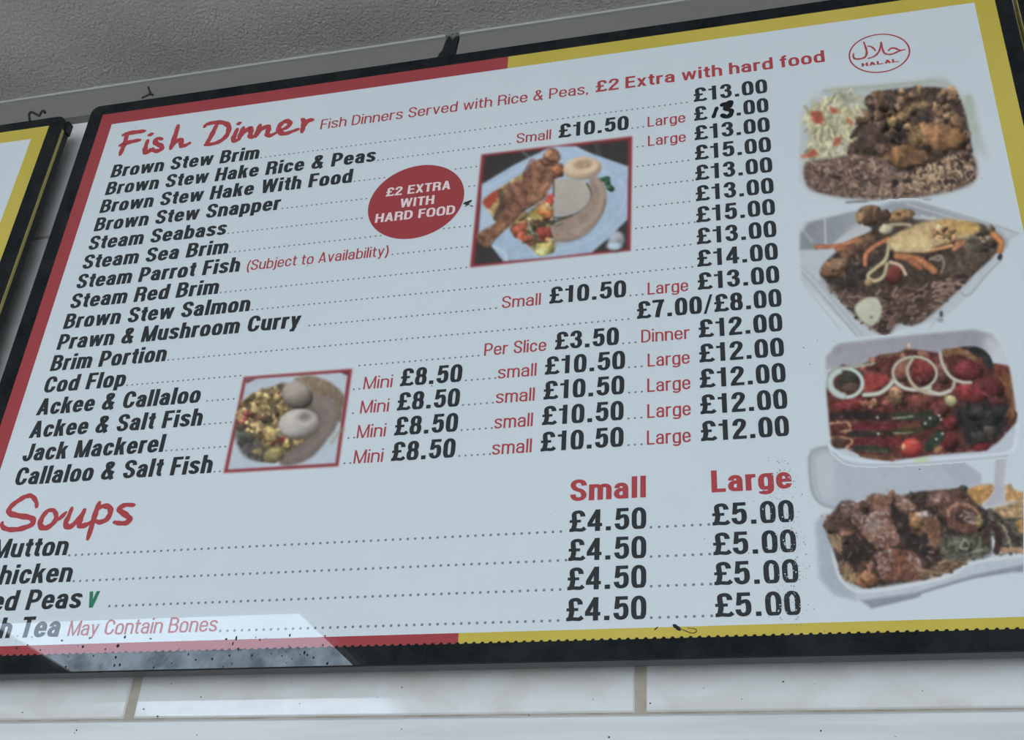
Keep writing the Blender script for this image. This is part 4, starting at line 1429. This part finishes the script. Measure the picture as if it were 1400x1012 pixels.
c.poly([(180, 440), (240, 360), (320, 300), (470, 210), (480, 180), (400, 120), (432, 60), (525, 55), (575, 100), (720, 75), (750, 130), (1100, 150), (1195, 190), (1270, 290), (1230, 335), (1080, 480), (780, 747), (640, 752), (585, 818), (520, 800), (380, 690), (330, 620), (215, 505)], (70, 59, 52), 1.8, .25, .12)
c.ell(265, 425, 90, 56, -32, (122, 88, 64), .2, .1, vol=.7); c.ell(258, 440, 12, 9, 0, (60, 40, 34)); c.ell(400, 285, 120, 44, -28, (118, 86, 64), .25, .12, vol=.6); c.ell(350, 330, 60, 36, -30, (112, 80, 60), .2, .1, vol=.6)
c.ell(300, 390, 46, 30, -30, (142, 116, 96), .2, soft=4, op=.7); c.ell(480, 108, 66, 62, -20, (112, 84, 62), .25, .1, vol=.6)
for k in range(3):
    c.stroke([(455 + 35 * k, 65), (445 + 38 * k, 110), (465 + 30 * k, 160)], 14, (70, 54, 44), op=.7)
c.ell(420, 120, 30, 38, 0, (140, 112, 80), .2); c.ell(660, 108, 86, 36, -6, (150, 116, 80), .2, .1, vol=.7); c.ell(650, 104, 20, 10, 0, (90, 62, 44)); c.ell(570, 105, 30, 32, 0, (74, 58, 48), .2)
c.poly([(930, 350), (1040, 270), (1140, 240), (1225, 320), (1120, 430), (950, 470), (880, 440)], (86, 72, 62), 3, .25, .1); c.ell(1110, 270, 90, 50, 20, (96, 86, 76), .3, .1, vol=.5)
c.lumps([(1120, 170), (1200, 190), (1230, 290), (1140, 270)], 9, (18, 34), [(104, 92, 78), (80, 70, 60), (132, 116, 96)], .7)
c.poly([(300, 480), (400, 400), (480, 400), (460, 480), (380, 520), (240, 515)], (56, 50, 48), 5, .25)
c.grains([(240, 420), (480, 210), (560, 420), (300, 480)], 40, (16, 50), (5, 12), [(150, 120, 94), (60, 46, 40), (134, 104, 80)], op=.5)
c.rough(1.1, .22)
c.part('rice_and_peas')
RB = [(235, 540), (340, 580), (420, 560), (560, 550), (700, 540), (880, 510), (1070, 470), (1020, 530), (780, 742), (650, 748), (590, 812), (520, 796), (380, 690), (300, 600)]
c.poly(RB, (84, 66, 58), 5, .3, .15)
c.grains(RB, 210, (26, 64), (10, 18), [(126, 98, 86), (112, 86, 76), (90, 70, 62), (66, 54, 50), (142, 114, 98), (58, 48, 46)], (-70, 30))
c.grains([(860, 520), (1060, 480), (1000, 540), (840, 660)], 24, (30, 60), (8, 14), [(150, 126, 108), (124, 100, 88)], (-40, 20))
c.part('tomato'); c.ell(620, 465, 48, 60, 10, (108, 52, 46), .2, .08, vol=.5)
c.part('carrot')
for pts, w_, cc in (([(590, 248), (510, 290), (455, 340), (450, 402)], 30, (172, 104, 70)), ([(158, 298), (300, 288), (400, 252)], 26, (170, 104, 72)), ([(280, 310), (330, 300)], 26, (160, 96, 66)), ([(640, 350), (760, 370), (820, 405), (862, 440)], 46, (164, 106, 68)), ([(720, 380), (780, 420)], 40, (150, 92, 62)), ([(1035, 268), (920, 300), (800, 325)], 24, (178, 126, 80)), ([(1040, 270), (980, 310)], 26, (170, 112, 76)), ([(1215, 220), (1262, 268), (1255, 318)], 42, (172, 112, 66))):
    c.stroke(pts, w_, cc, .15, .08, vol=.35)
c.part('cheese_sauce')
c.poly([(578, 262), (660, 205), (760, 158), (860, 136), (960, 128), (1112, 155), (1124, 208), (1060, 230), (1000, 262), (880, 290), (820, 322), (700, 326), (615, 318)], (186, 160, 112), 1.8, .12, .07)
c.poly([(900, 140), (1110, 158), (1120, 205), (1010, 230), (940, 180), (880, 175)], (182, 148, 84), 3, .15, .08); c.poly([(600, 270), (760, 230), (840, 290), (800, 318), (630, 314)], (198, 176, 122), 3, .1)
c.stroke([(625, 318), (720, 324), (820, 318), (850, 290)], 8, (204, 186, 140), op=.8); c.lumps([(850, 170), (960, 180), (990, 250), (880, 260)], 14, (12, 26), [(196, 160, 112), (168, 124, 88), (180, 146, 84)], .7)
c.stroke([(800, 190), (830, 240), (900, 270)], 10, (160, 132, 84), op=.6)
c.rough(1.5, .14)
c.part('onion')
c.stroke([(590, 290), (572, 370), (510, 425), (465, 470), (505, 500), (560, 470), (580, 400)], 24, (166, 156, 118), .1, vol=.3); c.stroke([(600, 388), (660, 408), (692, 460)], 24, (176, 148, 128), .1, vol=.3)
c.stroke([(835, 372), (900, 350), (920, 400), (905, 450)], 18, (126, 112, 100), .1, vol=.3); c.stroke([(845, 365), (890, 375), (905, 350)], 14, (140, 126, 112)); c.ell(575, 190, 46, 34, -10, (170, 158, 132), .2, .1, vol=.6); c.stroke([(600, 165), (660, 160), (720, 165)], 22, (160, 148, 124), .15); c.stroke([(790, 110), (830, 128), (865, 122)], 14, (186, 186, 182))
c.ell(470, 510, 26, 24, 0, (140, 120, 84), .2)
c.part('boiled_egg'); c.poly([(386, 668), (440, 608), (515, 600), (545, 645), (546, 710), (492, 768), (430, 738)], (178, 182, 160), 1.6, .05, grad=(60, -.14)); c.ell(486, 716, 10, 8, 0, (130, 110, 86))
PIC_FISH = c

# tray of red stew with onion rings and peppers
c = Canvas(1100, 440, 1400, 642, 4.667, seed=15)
c.part('foam_tray')
c.poly([(132, 300), (135, 215), (225, 135), (700, 82), (1080, 46), (1200, 76), (1255, 160), (1300, 260), (1356, 640), (1374, 720), (1290, 858), (900, 890), (500, 912), (270, 900), (172, 800), (160, 730), (135, 440)], (171, 184, 197), 1.4, .03, smooth=False)
c.poly([(136, 300), (140, 220), (225, 140), (700, 86), (1080, 52), (1195, 84), (1240, 150), (1190, 250), (700, 300), (300, 300)], (143, 145, 156), 2.5, .04, smooth=False, grad=(90, .1)); c.ell(215, 180, 30, 26, 0, (140, 138, 150), soft=6, vol=0); c.poly([(1150, 110), (1230, 120), (1290, 270), (1180, 260)], (182, 192, 202), 6, op=.8)
c.stroke([(165, 745), (190, 820), (280, 870), (500, 898), (900, 874), (1290, 838), (1350, 740), (1358, 650)], 26, (190, 204, 218), op=.8); c.stroke([(180, 830), (280, 902), (500, 914), (900, 892), (1300, 856)], 8, (140, 150, 160), op=.8); c.ell(745, 884, 50, 16, -4, (176, 196, 150), vol=0, soft=3)
c.part('red_stew')
c.poly([(140, 440), (155, 330), (240, 275), (330, 290), (400, 260), (480, 212), (600, 200), (665, 175), (860, 200), (890, 178), (1000, 172), (1130, 185), (1182, 262), (1300, 285), (1330, 480), (1352, 640), (1240, 762), (1160, 822), (800, 852), (560, 888), (400, 872), (260, 806), (166, 735), (150, 560)], (92, 48, 44), 1.6, .25, .12, smooth=False)
c.lumps([(160, 480), (400, 260), (660, 200), (880, 220), (860, 420), (800, 540), (560, 560), (180, 580)], 60, (24, 56), [(122, 82, 64), (110, 62, 56), (132, 92, 70), (98, 52, 50), (120, 60, 56)], .6, .3)
c.poly([(960, 560), (1100, 490), (1290, 520), (1315, 600), (1230, 745), (1060, 792), (985, 680)], (46, 45, 45), 5, .25, .1); c.lumps([(1000, 570), (1280, 540), (1220, 740), (1060, 780)], 22, (24, 50), [(54, 52, 50), (44, 44, 46), (66, 58, 52)], .5)
c.poly([(1240, 330), (1298, 295), (1332, 470), (1338, 560), (1285, 480)], (124, 80, 52), 2.5, .2, .1); c.poly([(1200, 280), (1295, 286), (1290, 330), (1230, 350)], (112, 54, 44), 2, .2); c.ell(1320, 600, 34, 50, 0, (104, 66, 46), .25)
c.stroke([(990, 188), (1090, 186), (1150, 220), (1180, 280)], 52, (44, 47, 47), .2, .1); c.stroke([(900, 200), (990, 190), (1080, 230)], 40, (124, 88, 62), .2)
for q, cc in (((765, 320, 85, 90, 0), (112, 46, 46)), ((615, 320, 58, 66, 0), (126, 78, 66)), ((1040, 315, 100, 62, 5), (106, 42, 46)), ((1070, 455, 110, 62, 8), (124, 46, 48)), ((1200, 420, 80, 50, 20), (100, 42, 46)), ((290, 525, 110, 44, -6), (122, 48, 48)), ((740, 500, 90, 44, -6), (122, 66, 56)), ((870, 560, 60, 50, 0), (92, 48, 48)), ((930, 650, 50, 46, 0), (108, 42, 44)), ((920, 762, 60, 66, 20), (104, 40, 44)), ((1120, 802, 60, 24, -10), (120, 42, 46)), ((1230, 505, 60, 30, 0), (88, 46, 48)), ((880, 330, 50, 70, 0), (108, 70, 60))):
    c.ell(*q, cc, .2, .1, 2, .6)
c.stroke([(190, 600), (350, 600), (520, 605)], 54, (50, 39, 40), .2, op=.9); c.stroke([(310, 668), (440, 670), (570, 668)], 46, (98, 36, 46), .15); c.stroke([(290, 715), (420, 715), (550, 716)], 36, (46, 45, 40), .2); c.stroke([(330, 762), (460, 768), (600, 770)], 46, (106, 40, 46), .15)
c.stroke([(170, 650), (240, 640), (290, 660), (285, 695), (230, 700)], 14, (166, 124, 92)); c.stroke([(180, 735), (250, 735), (305, 760), (265, 805)], 14, (170, 130, 96)); c.ell(215, 770, 50, 40, 20, (84, 58, 48), .2, soft=3)
c.stroke([(360, 850), (420, 860), (560, 880)], 26, (112, 76, 54), .2); c.lumps([(350, 500), (460, 490), (450, 560), (380, 560)], 8, (12, 26), [(146, 104, 82), (124, 70, 60)], .6)
c.ell(585, 480, 52, 70, 0, (126, 94, 72), .35, .15, vol=.7); c.stroke([(385, 500), (430, 550)], 9, (150, 112, 86)); c.stroke([(490, 222), (600, 205), (665, 170)], 18, (116, 84, 62), .2); c.ell(662, 160, 16, 20, 0, (170, 146, 126)); c.stroke([(330, 290), (400, 275), (440, 262)], 16, (150, 156, 128)); c.ell(850, 815, 40, 24, -30, (132, 88, 62), .2)
c.grains([(160, 470), (400, 260), (860, 220), (1290, 320), (1290, 480), (960, 560), (800, 820), (280, 800)], 110, (14, 50), (5, 12), [(150, 108, 86), (66, 36, 36), (134, 70, 62), (54, 40, 38), (120, 56, 52)], op=.5)
c.rough(1.1, .22)
c.part('green_pepper')
c.stroke([(580, 600), (680, 605), (790, 590)], 54, (52, 56, 46), .2, .1); c.stroke([(565, 618), (620, 612), (690, 604)], 14, (124, 134, 112), .4); c.stroke([(570, 700), (660, 700), (750, 690)], 40, (66, 62, 42), .2, .1); c.stroke([(570, 712), (640, 712), (690, 704)], 10, (136, 134, 98), .4); c.stroke([(610, 670), (720, 662)], 30, (104, 64, 48), .2)
c.stroke([(330, 812), (420, 808), (530, 826)], 40, (52, 58, 46), .25, .1); c.stroke([(370, 825), (450, 828), (520, 828)], 7, (96, 106, 82), .4); c.poly([(760, 800), (830, 710), (890, 700), (880, 760), (800, 826)], (44, 62, 50), 2, .25, .15); c.ell(800, 640, 60, 44, -20, (50, 58, 48), .3, .15); c.poly([(205, 390), (260, 310), (360, 310), (385, 350), (360, 400), (340, 440), (240, 440)], (60, 60, 52), 2.5, .3); c.ell(300, 420, 52, 32, 0, (98, 76, 66), .2)
for x_, y_ in ((870, 625), (880, 715), (800, 615), (465, 612), (470, 715), (840, 750), (770, 650), (860, 600)):
    c.ell(x_, y_, 8, 8, 0, (190, 196, 196), vol=0)
c.part('tomato'); c.poly([(375, 340), (450, 330), (530, 352), (520, 390), (430, 448), (385, 430)], (156, 60, 56), 2, .2, .1); c.ell(682, 806, 70, 62, -10, (172, 56, 52), .1, .05, vol=.5); c.ell(632, 800, 14, 22, 0, (196, 150, 110)); c.ell(700, 775, 26, 12, 0, (190, 90, 84), soft=3)
c.part('onion_rings')
OC = (164, 178, 172)
c.ring(262, 390, 108, 92, 6, 26, OC); c.ring(262, 392, 100, 84, 6, 46, (158, 172, 170), 95, 240); c.stroke([(170, 300), (260, 290), (340, 290)], 14, (150, 160, 148)); c.stroke([(380, 468), (470, 458), (530, 420), (568, 375)], 30, (166, 174, 160), vol=.3)
c.ring(703, 328, 140, 104, 2, 20, (160, 160, 144)); c.stroke([(575, 380), (640, 425), (730, 435), (800, 418)], 26, (170, 174, 162), vol=.3); c.stroke([(690, 235), (655, 310), (690, 400), (780, 455), (880, 460), (940, 430), (958, 380)], 24, (158, 150, 126), vol=.3); c.stroke([(790, 440), (860, 462), (930, 440)], 28, (168, 170, 156), vol=.3)
c.stroke([(865, 195), (880, 270), (930, 350), (1000, 385), (1060, 388)], 24, (164, 160, 150), vol=.3); c.ell(935, 506, 42, 36, 30, (156, 148, 108), .2, vol=.5); c.stroke([(900, 470), (895, 500)], 12, (130, 140, 100))
PIC_STEW = c

# open box of jerk meat, greens and orange yam with a fork
c = Canvas(1090, 600, 1400, 842, 4.216, seed=16)
c.part('box_lid')
c.poly([(58, 110), (80, 60), (140, 40), (200, 42), (280, 140), (600, 150), (920, 105), (1062, 205), (1060, 262), (900, 320), (400, 340), (200, 408), (130, 385), (80, 300)], (159, 171, 184), 1.6, .03, smooth=False)
c.stroke([(200, 48), (115, 62), (72, 112), (84, 290), (130, 368), (205, 396)], 18, (140, 152, 160), op=.9); c.stroke([(190, 70), (130, 80), (100, 120), (110, 280), (140, 340)], 8, (142, 156, 160), op=.8); c.poly([(110, 110), (200, 100), (210, 320), (150, 340), (120, 290)], (172, 185, 192), 4, op=.7)
c.poly([(800, 150), (920, 110), (1050, 205), (1052, 250), (960, 270)], (152, 163, 175), 3, smooth=False, op=.8)
c.part('foam_box')
c.poly([(106, 490), (150, 432), (215, 420), (300, 500), (1000, 640), (1310, 640), (1310, 735), (1020, 800), (690, 890), (340, 932), (215, 900), (128, 800)], (166, 180, 193), 1.6, .03, smooth=False)
c.poly([(108, 490), (160, 440), (200, 560), (240, 780), (330, 870), (340, 930), (215, 896), (130, 800)], (150, 164, 176), 4, .04, smooth=False)
c.stroke([(190, 560), (225, 740), (270, 830), (380, 882), (700, 835), (900, 780), (1010, 715), (1310, 672)], 22, (190, 200, 206), op=.8)
c.poly([(362, 932), (600, 900), (690, 886), (1000, 790), (1310, 724), (1310, 770), (1220, 770), (1000, 808), (720, 890), (690, 915), (430, 978)], (126, 134, 148), 2, .03, smooth=False); c.stroke([(420, 972), (690, 910), (720, 888), (1000, 805), (1220, 768)], 8, (108, 116, 130), op=.6)
c.part('jerk_meat')
c.poly([(162, 520), (200, 430), (255, 362), (320, 365), (380, 385), (440, 320), (560, 345), (700, 305), (860, 295), (960, 280), (1060, 380), (1120, 500), (1120, 640), (990, 690), (900, 758), (720, 812), (500, 852), (380, 862), (265, 806), (235, 720), (190, 600)], (66, 52, 46), 1.8, .3, .12, smooth=False)
RJ = [(190, 500), (260, 390), (440, 340), (700, 320), (950, 300), (1060, 400), (1090, 500), (840, 560), (760, 760), (500, 830), (320, 830), (250, 700)]
c.lumps(RJ, 60, (26, 60), [(92, 66, 56), (108, 76, 62), (78, 60, 52), (122, 86, 68), (62, 52, 48)], .7, .35)
c.poly([(175, 500), (255, 370), (330, 370), (390, 440), (340, 500), (240, 530)], (84, 62, 56), 3, .35, .15); c.grains([(240, 400), (340, 390), (360, 460), (260, 470)], 26, (20, 46), (6, 12), [(118, 92, 84), (132, 104, 96)], op=.7)
c.poly([(340, 520), (400, 450), (470, 420), (540, 420), (600, 560), (590, 610), (520, 640), (420, 610)], (124, 88, 74), 3, .3, .15); c.grains([(370, 480), (470, 430), (540, 450), (590, 590), (500, 620), (410, 580)], 70, (18, 46), (6, 14), [(160, 132, 122), (144, 112, 100), (100, 70, 60), (170, 144, 136)], op=.75); c.poly([(380, 470), (440, 450), (480, 500), (430, 540), (385, 510)], (150, 134, 130), 4, .3, op=.6)
c.poly([(395, 350), (450, 320), (560, 350), (530, 410), (420, 410)], (112, 80, 66), 3, .3, .15); c.poly([(560, 350), (640, 330), (660, 400), (600, 440)], (128, 98, 84), 3, .3, .15); c.poly([(740, 330), (860, 300), (880, 370), (800, 400)], (118, 88, 78), 3, .3, .15); c.poly([(880, 320), (950, 300), (975, 350), (900, 370)], (84, 60, 58), 3, .3)
c.poly([(545, 400), (630, 430), (640, 520), (560, 470)], (46, 40, 38), 4, .2); c.poly([(600, 520), (760, 560), (780, 660), (680, 680), (610, 600)], (48, 42, 42), 5, .25)
c.poly([(640, 440), (740, 420), (800, 460), (825, 560), (800, 640), (765, 590), (740, 540), (690, 560)], (124, 86, 64), 2.5, .25, .12); c.ell(690, 480, 40, 60, 10, (140, 104, 72), .2, vol=.7, soft=3); c.ell(735, 440, 40, 20, 5, (160, 150, 146), .3, soft=5)
c.poly([(790, 400), (900, 370), (1010, 380), (1060, 470), (1000, 540), (880, 500)], (98, 66, 54), 3, .3, .15); c.ring(955, 440, 90, 62, 10, 24, (136, 100, 80), 160, 380); c.ell(960, 450, 60, 36, 10, (58, 46, 44), .3, soft=4); c.grains([(940, 440), (1030, 430), (1020, 490), (950, 490)], 16, (20, 40), (8, 14), [(140, 112, 106), (110, 84, 80)]); c.ell(1060, 470, 34, 40, 0, (128, 112, 72), .3)
c.poly([(440, 680), (540, 620), (660, 640), (720, 690), (720, 800), (600, 820), (470, 800)], (116, 74, 60), 3, .3, .15); c.grains([(430, 680), (540, 650), (560, 760), (470, 780)], 50, (16, 40), (6, 14), [(156, 134, 130), (140, 110, 102), (100, 66, 56)], op=.75); c.grains([(640, 660), (710, 680), (710, 760), (650, 770)], 20, (16, 36), (8, 14), [(150, 130, 128), (120, 84, 70)], op=.75)
c.poly([(260, 650), (400, 620), (430, 680), (330, 720), (260, 700)], (44, 38, 36), 5, .25); c.ell(398, 812, 72, 46, 10, (150, 98, 68), .15, .08, vol=.6); c.ell(385, 790, 36, 16, 10, (172, 122, 92), soft=4, vol=.1)
c.grains(RJ, 120, (14, 44), (5, 11), [(168, 144, 134), (44, 35, 33), (146, 112, 96), (52, 40, 37)], op=.6)
for e_ in ([(345, 520), (400, 600), (430, 610)], [(545, 430), (600, 570), (590, 610)], [(440, 690), (470, 800)], [(540, 625), (660, 640), (720, 690)], [(640, 440), (620, 520), (690, 570)], [(270, 560), (330, 590), (360, 640)], [(560, 350), (545, 400), (600, 440)], [(740, 330), (730, 400), (800, 400)], [(800, 410), (860, 500), (880, 540)]):
    c.stroke(e_, 16, (44, 36, 34), .2, op=.75, soft=2)
for e_ in ([(260, 380), (320, 378)], [(420, 440), (470, 425), (530, 430)], [(400, 470), (440, 500)], [(700, 430), (745, 430)], [(480, 660), (540, 640)], [(690, 690), (705, 740)], [(600, 350), (640, 370)], [(770, 345), (820, 360)], [(960, 420), (1010, 440)]):
    c.stroke(e_, 14, (172, 158, 154), .4, .2, op=.6, soft=3)
c.rough(.9, .20)
c.part('rice_and_peas')
c.grains([(190, 560), (240, 540), (260, 640), (220, 660)], 22, (24, 50), (8, 12), [(150, 124, 96), (124, 98, 76)], (40, 100)); c.grains([(240, 720), (300, 750), (340, 830), (280, 810)], 26, (24, 50), (8, 14), [(146, 124, 84), (116, 94, 66), (160, 138, 100)])
c.grains([(730, 760), (860, 690), (1000, 680), (960, 720), (880, 765), (740, 810)], 80, (26, 60), (9, 16), [(140, 114, 88), (118, 92, 72), (154, 128, 100), (80, 64, 52)], (-40, 20))
c.part('greens')
RG = [(820, 590), (900, 560), (1060, 580), (1120, 640), (1090, 680), (960, 700), (830, 680)]
c.poly(RG, (78, 76, 66), 3, .35, .2); c.grains(RG, 60, (24, 70), (8, 16), [(100, 102, 90), (122, 122, 108), (60, 60, 54), (86, 88, 74)]); c.ring(965, 610, 22, 26, 20, 9, (140, 136, 116))
RG2 = [(1050, 420), (1150, 410), (1310, 450), (1310, 640), (1190, 660), (1110, 520)]
c.poly(RG2, (66, 64, 56), 3, .4, .2, smooth=False); c.grains(RG2, 70, (30, 80), (8, 16), [(88, 90, 76), (56, 54, 50), (104, 100, 86), (72, 62, 56)]); c.stroke([(1170, 490), (1215, 560), (1225, 630)], 14, (150, 134, 118)); c.stroke([(1130, 490), (1160, 570), (1150, 650)], 40, (64, 46, 44), .3); c.ell(960, 285, 26, 16, 20, (62, 62, 56))
c.stroke([(1190, 640), (1250, 640), (1310, 650)], 30, (150, 118, 92), .2, .1)
c.rough(1.1, .18)
c.part('orange_yam')
c.poly([(978, 300), (1040, 272), (1128, 266), (1115, 330), (1056, 378), (1010, 350)], (176, 130, 74), 2, .2, .12); c.poly([(1195, 270), (1230, 262), (1250, 295), (1310, 312), (1310, 352), (1200, 362)], (182, 138, 82), 2, .2, .12, smooth=False); c.poly([(1120, 400), (1230, 372), (1310, 345), (1310, 450), (1190, 458)], (170, 140, 100), 2.5, .25, .15, smooth=False); c.poly([(1255, 480), (1310, 460), (1310, 545), (1280, 540)], (178, 128, 70), 2, .2, smooth=False)
c.rough(1.6, .16)
c.part('fork'); c.poly([(1143, 108), (1207, 106), (1192, 250), (1196, 372), (1140, 384), (1072, 392), (1130, 320), (1136, 220)], (160, 165, 177), 1.4, .03, smooth=False, grad=(0, .1))
PIC_JERK = c
# stack order on the sheet as printed: later pictures lie over earlier ones
PIC_PLATE.build(board, 'food_picture', 'red-edged picture of fried fish, dumpling, yam and plantain on a pale plate', 'base', .00006)
PIC_BOWL.build(board, 'food_picture', 'small red-edged picture of ackee with dumplings and green banana', 'base', .00006)
PIC_CHICKEN.build(board, 'food_picture', 'picture of boxed chicken with slaw and rice, topmost of the column', 'base', .00000)
PIC_FISH.build(board, 'food_picture', 'picture of boxed fish under yellow sauce with carrot and egg', 'base', .00004)
PIC_JERK.build(board, 'food_picture', 'picture of dark jerk meat and greens with a fork in an open box', 'base', .00004)
PIC_STEW.build(board, 'food_picture', 'picture of red stew with onion rings in a white tray', 'base', .00008)

# ---------------------------------------------------------------- neighbouring boards
LX1, LZ1 = -1.0236, 1.1838
left = empty('menu_board', (LX1 - .6, YF, CAMZ + LZ1 - .82), 'partly seen menu board at the left edge with a plain yellow corner', 'menu board')
board_body(left, LX1 - 1.2, LX1, LZ1 - .8, LZ1, (.0199, .0229, .0219, .0107), (.0225, .0225, .0175, .0199))
m = MB()
m.bevel_box(LX1 + .0205, LX1 + .0245, YF + .0075, YF + DEPTH + .001, CAMZ + LZ1 - .008, CAMZ + LZ1 + .0125, .001)
m.build('corner_cap', M_frame_side, left)

right = empty('menu_board', (.2980 + .0225 + .6, YF, CAMZ + CZ1 - .82), 'black edge of a menu board just entering at the right', 'menu board')
board_body(right, .2870 + .0225, .2870 + .0225 + 1.2, CZ1 - .8, CZ1, (.0199, .0229, .0219, .0107), (.0225, .0225, .0200, .0199), False)

# ---------------------------------------------------------------- small things
YT = YF + .0095
for b_ in (board, left, right):                # fixings that carry each board off the wall
    for dx in (-.45, .45):
        m = MB()
        m.box(b_.location.x + dx - .03, b_.location.x + dx + .03, YF + DEPTH - .0005, YW + .0005, b_.location.z + .42, b_.location.z + .48)
        m.build('wall_bracket', M_frame_side, b_)


def wire(pix, y, rad, label, name='tie_wire', cat='wire', mat=None):
    pts = [(on_plane(*p, y)[0], y - .001 * (i % 2), CAMZ + on_plane(*p, y)[1]) for i, p in enumerate(pix)]
    pts = [tuple(q) for q in spline(pts, 5)]
    return tag(tube(pts, rad, 6).build(name, mat or M_wire, None, True), label, cat)


wire([(40.5, 164), (40.5, 156), (44, 153.5), (50, 157), (54, 158), (57, 154), (60, 151.5), (62, 155)], YT - .004, .0019, 'bent tie wire on top of the left menu board')
wire([(194, 134), (202, 131), (206, 128), (204, 123), (203, 119)], YT - .004, .0016, 'twisted tie wire sticking up behind the top edge of the large menu board')
wire([(209, 130), (205, 128)], YT - .004, .0019, 'short stub of wire beside the twisted tie wire')
b4 = lambda x, y: board_point(700 + x / 4, 759 + y / 4)
print_polys('dark_smear', brush([([(885, 385), (900, 395), (918, 410)], .0018), ([(905, 395), (940, 412), (985, 428), (1010, 418), (1000, 405), (960, 400)], .0004), ([(780, 410), (798, 395)], .0006)], .001, b4, 6), M_grime, board, 'top', 'dark hair-like smear on the yellow border')
b5 = lambda x, y: board_point(350 + x / 4, 253 + y / 4)
print_polys('dark_fleck', brush([([(1140, 102), (1155, 98), (1175, 88)], .0022), ([(1150, 110), (1165, 105)], .0014), ([(1182, 115), (1186, 118)], .0008)], .001, b5, 4), flat('greenish_fleck', (.02, .035, .03), .7), board, 'top', 'greenish dark fleck between badge and plate picture')

rs = random.Random(4)
specks = []
for i in range(95):
    if i < 62:
        px, py = rs.uniform(20, 455), rs.uniform(868, 914)
        r = rs.choice([.0005, .0006, .0008, .0010, .0014])
    else:
        px, py = rs.uniform(150, 1380), rs.uniform(60, 900)
        r = rs.choice([.0004, .0005, .0006])
    u, v = board_point(px, py)
    if not (CX0 + .002 < u < CX1 - .002 and CZ0 - .018 < v < CZ1 - .002):
        continue
    a = rs.uniform(.6, 2.0)
    specks.append([(u + r * math.cos(q * math.pi / 3) * rs.uniform(.7, 1.2), v + r * a * math.sin(q * math.pi / 3) * rs.uniform(.7, 1.2)) for q in range(6)])
smudge = []
for i in range(190):
    px, py = rs.gauss(1082, 15), rs.uniform(625, 868)
    px += (py - 740) * .06
    r = rs.choice([.0003, .0004, .0005, .0007])
    u, v = board_point(px, py)
    smudge.append([(u + r * math.cos(q * math.pi / 3) * rs.uniform(.6, 1.2), v + r * math.sin(q * math.pi / 3) * rs.uniform(.6, 1.2)) for q in range(6)])
o = print_polys('smudge_specks', smudge, M_dots, board, 'top', 'grey specks smudged around the right-hand soup prices')
o['kind'] = 'stuff'
worn = []
for i in range(120):
    px, py = rs.gauss(1074, 11), rs.uniform(640, 850)
    px += (py - 740) * .06
    r = rs.choice([.0003, .0005, .0007, .0009])
    u, v = board_point(px, py)
    worn.append([(u + r * math.cos(q * math.pi / 3) * rs.uniform(.6, 1.3), v + r * math.sin(q * math.pi / 3) * rs.uniform(.6, 1.3)) for q in range(6)])
o = print_polys('worn_ink_specks', worn, flat('scuffed_white', (.55, .58, .60), .3), board, 'top', 'pale scuffs where the ink of the right-hand prices has worn off')
o['kind'] = 'stuff'
o = print_polys('dirt_specks', specks, M_grime, board, 'top', 'scattered dark specks of dirt')
o['kind'] = 'stuff'
wallspecks = []
m = MB()
for i in range(26):
    px, py = rs.uniform(20, 1390), rs.uniform(932, 1010)
    low = py > 988
    y = (YW - .0073) if low else (YW - .0003)
    u, v = on_plane(px, py, y)
    r = rs.choice([.0005, .0007, .0010])
    m.poly([(u + r * math.cos(q * math.pi / 3) * rs.uniform(.6, 1.3), y, CAMZ + v + r * math.sin(q * math.pi / 3) * rs.uniform(.6, 1.3)) for q in range(6)])
o = tag(m.build('dirt_specks', M_grime), 'dark specks of dirt scattered on the tiles under the boards', 'dirt')
o['kind'] = 'stuff'
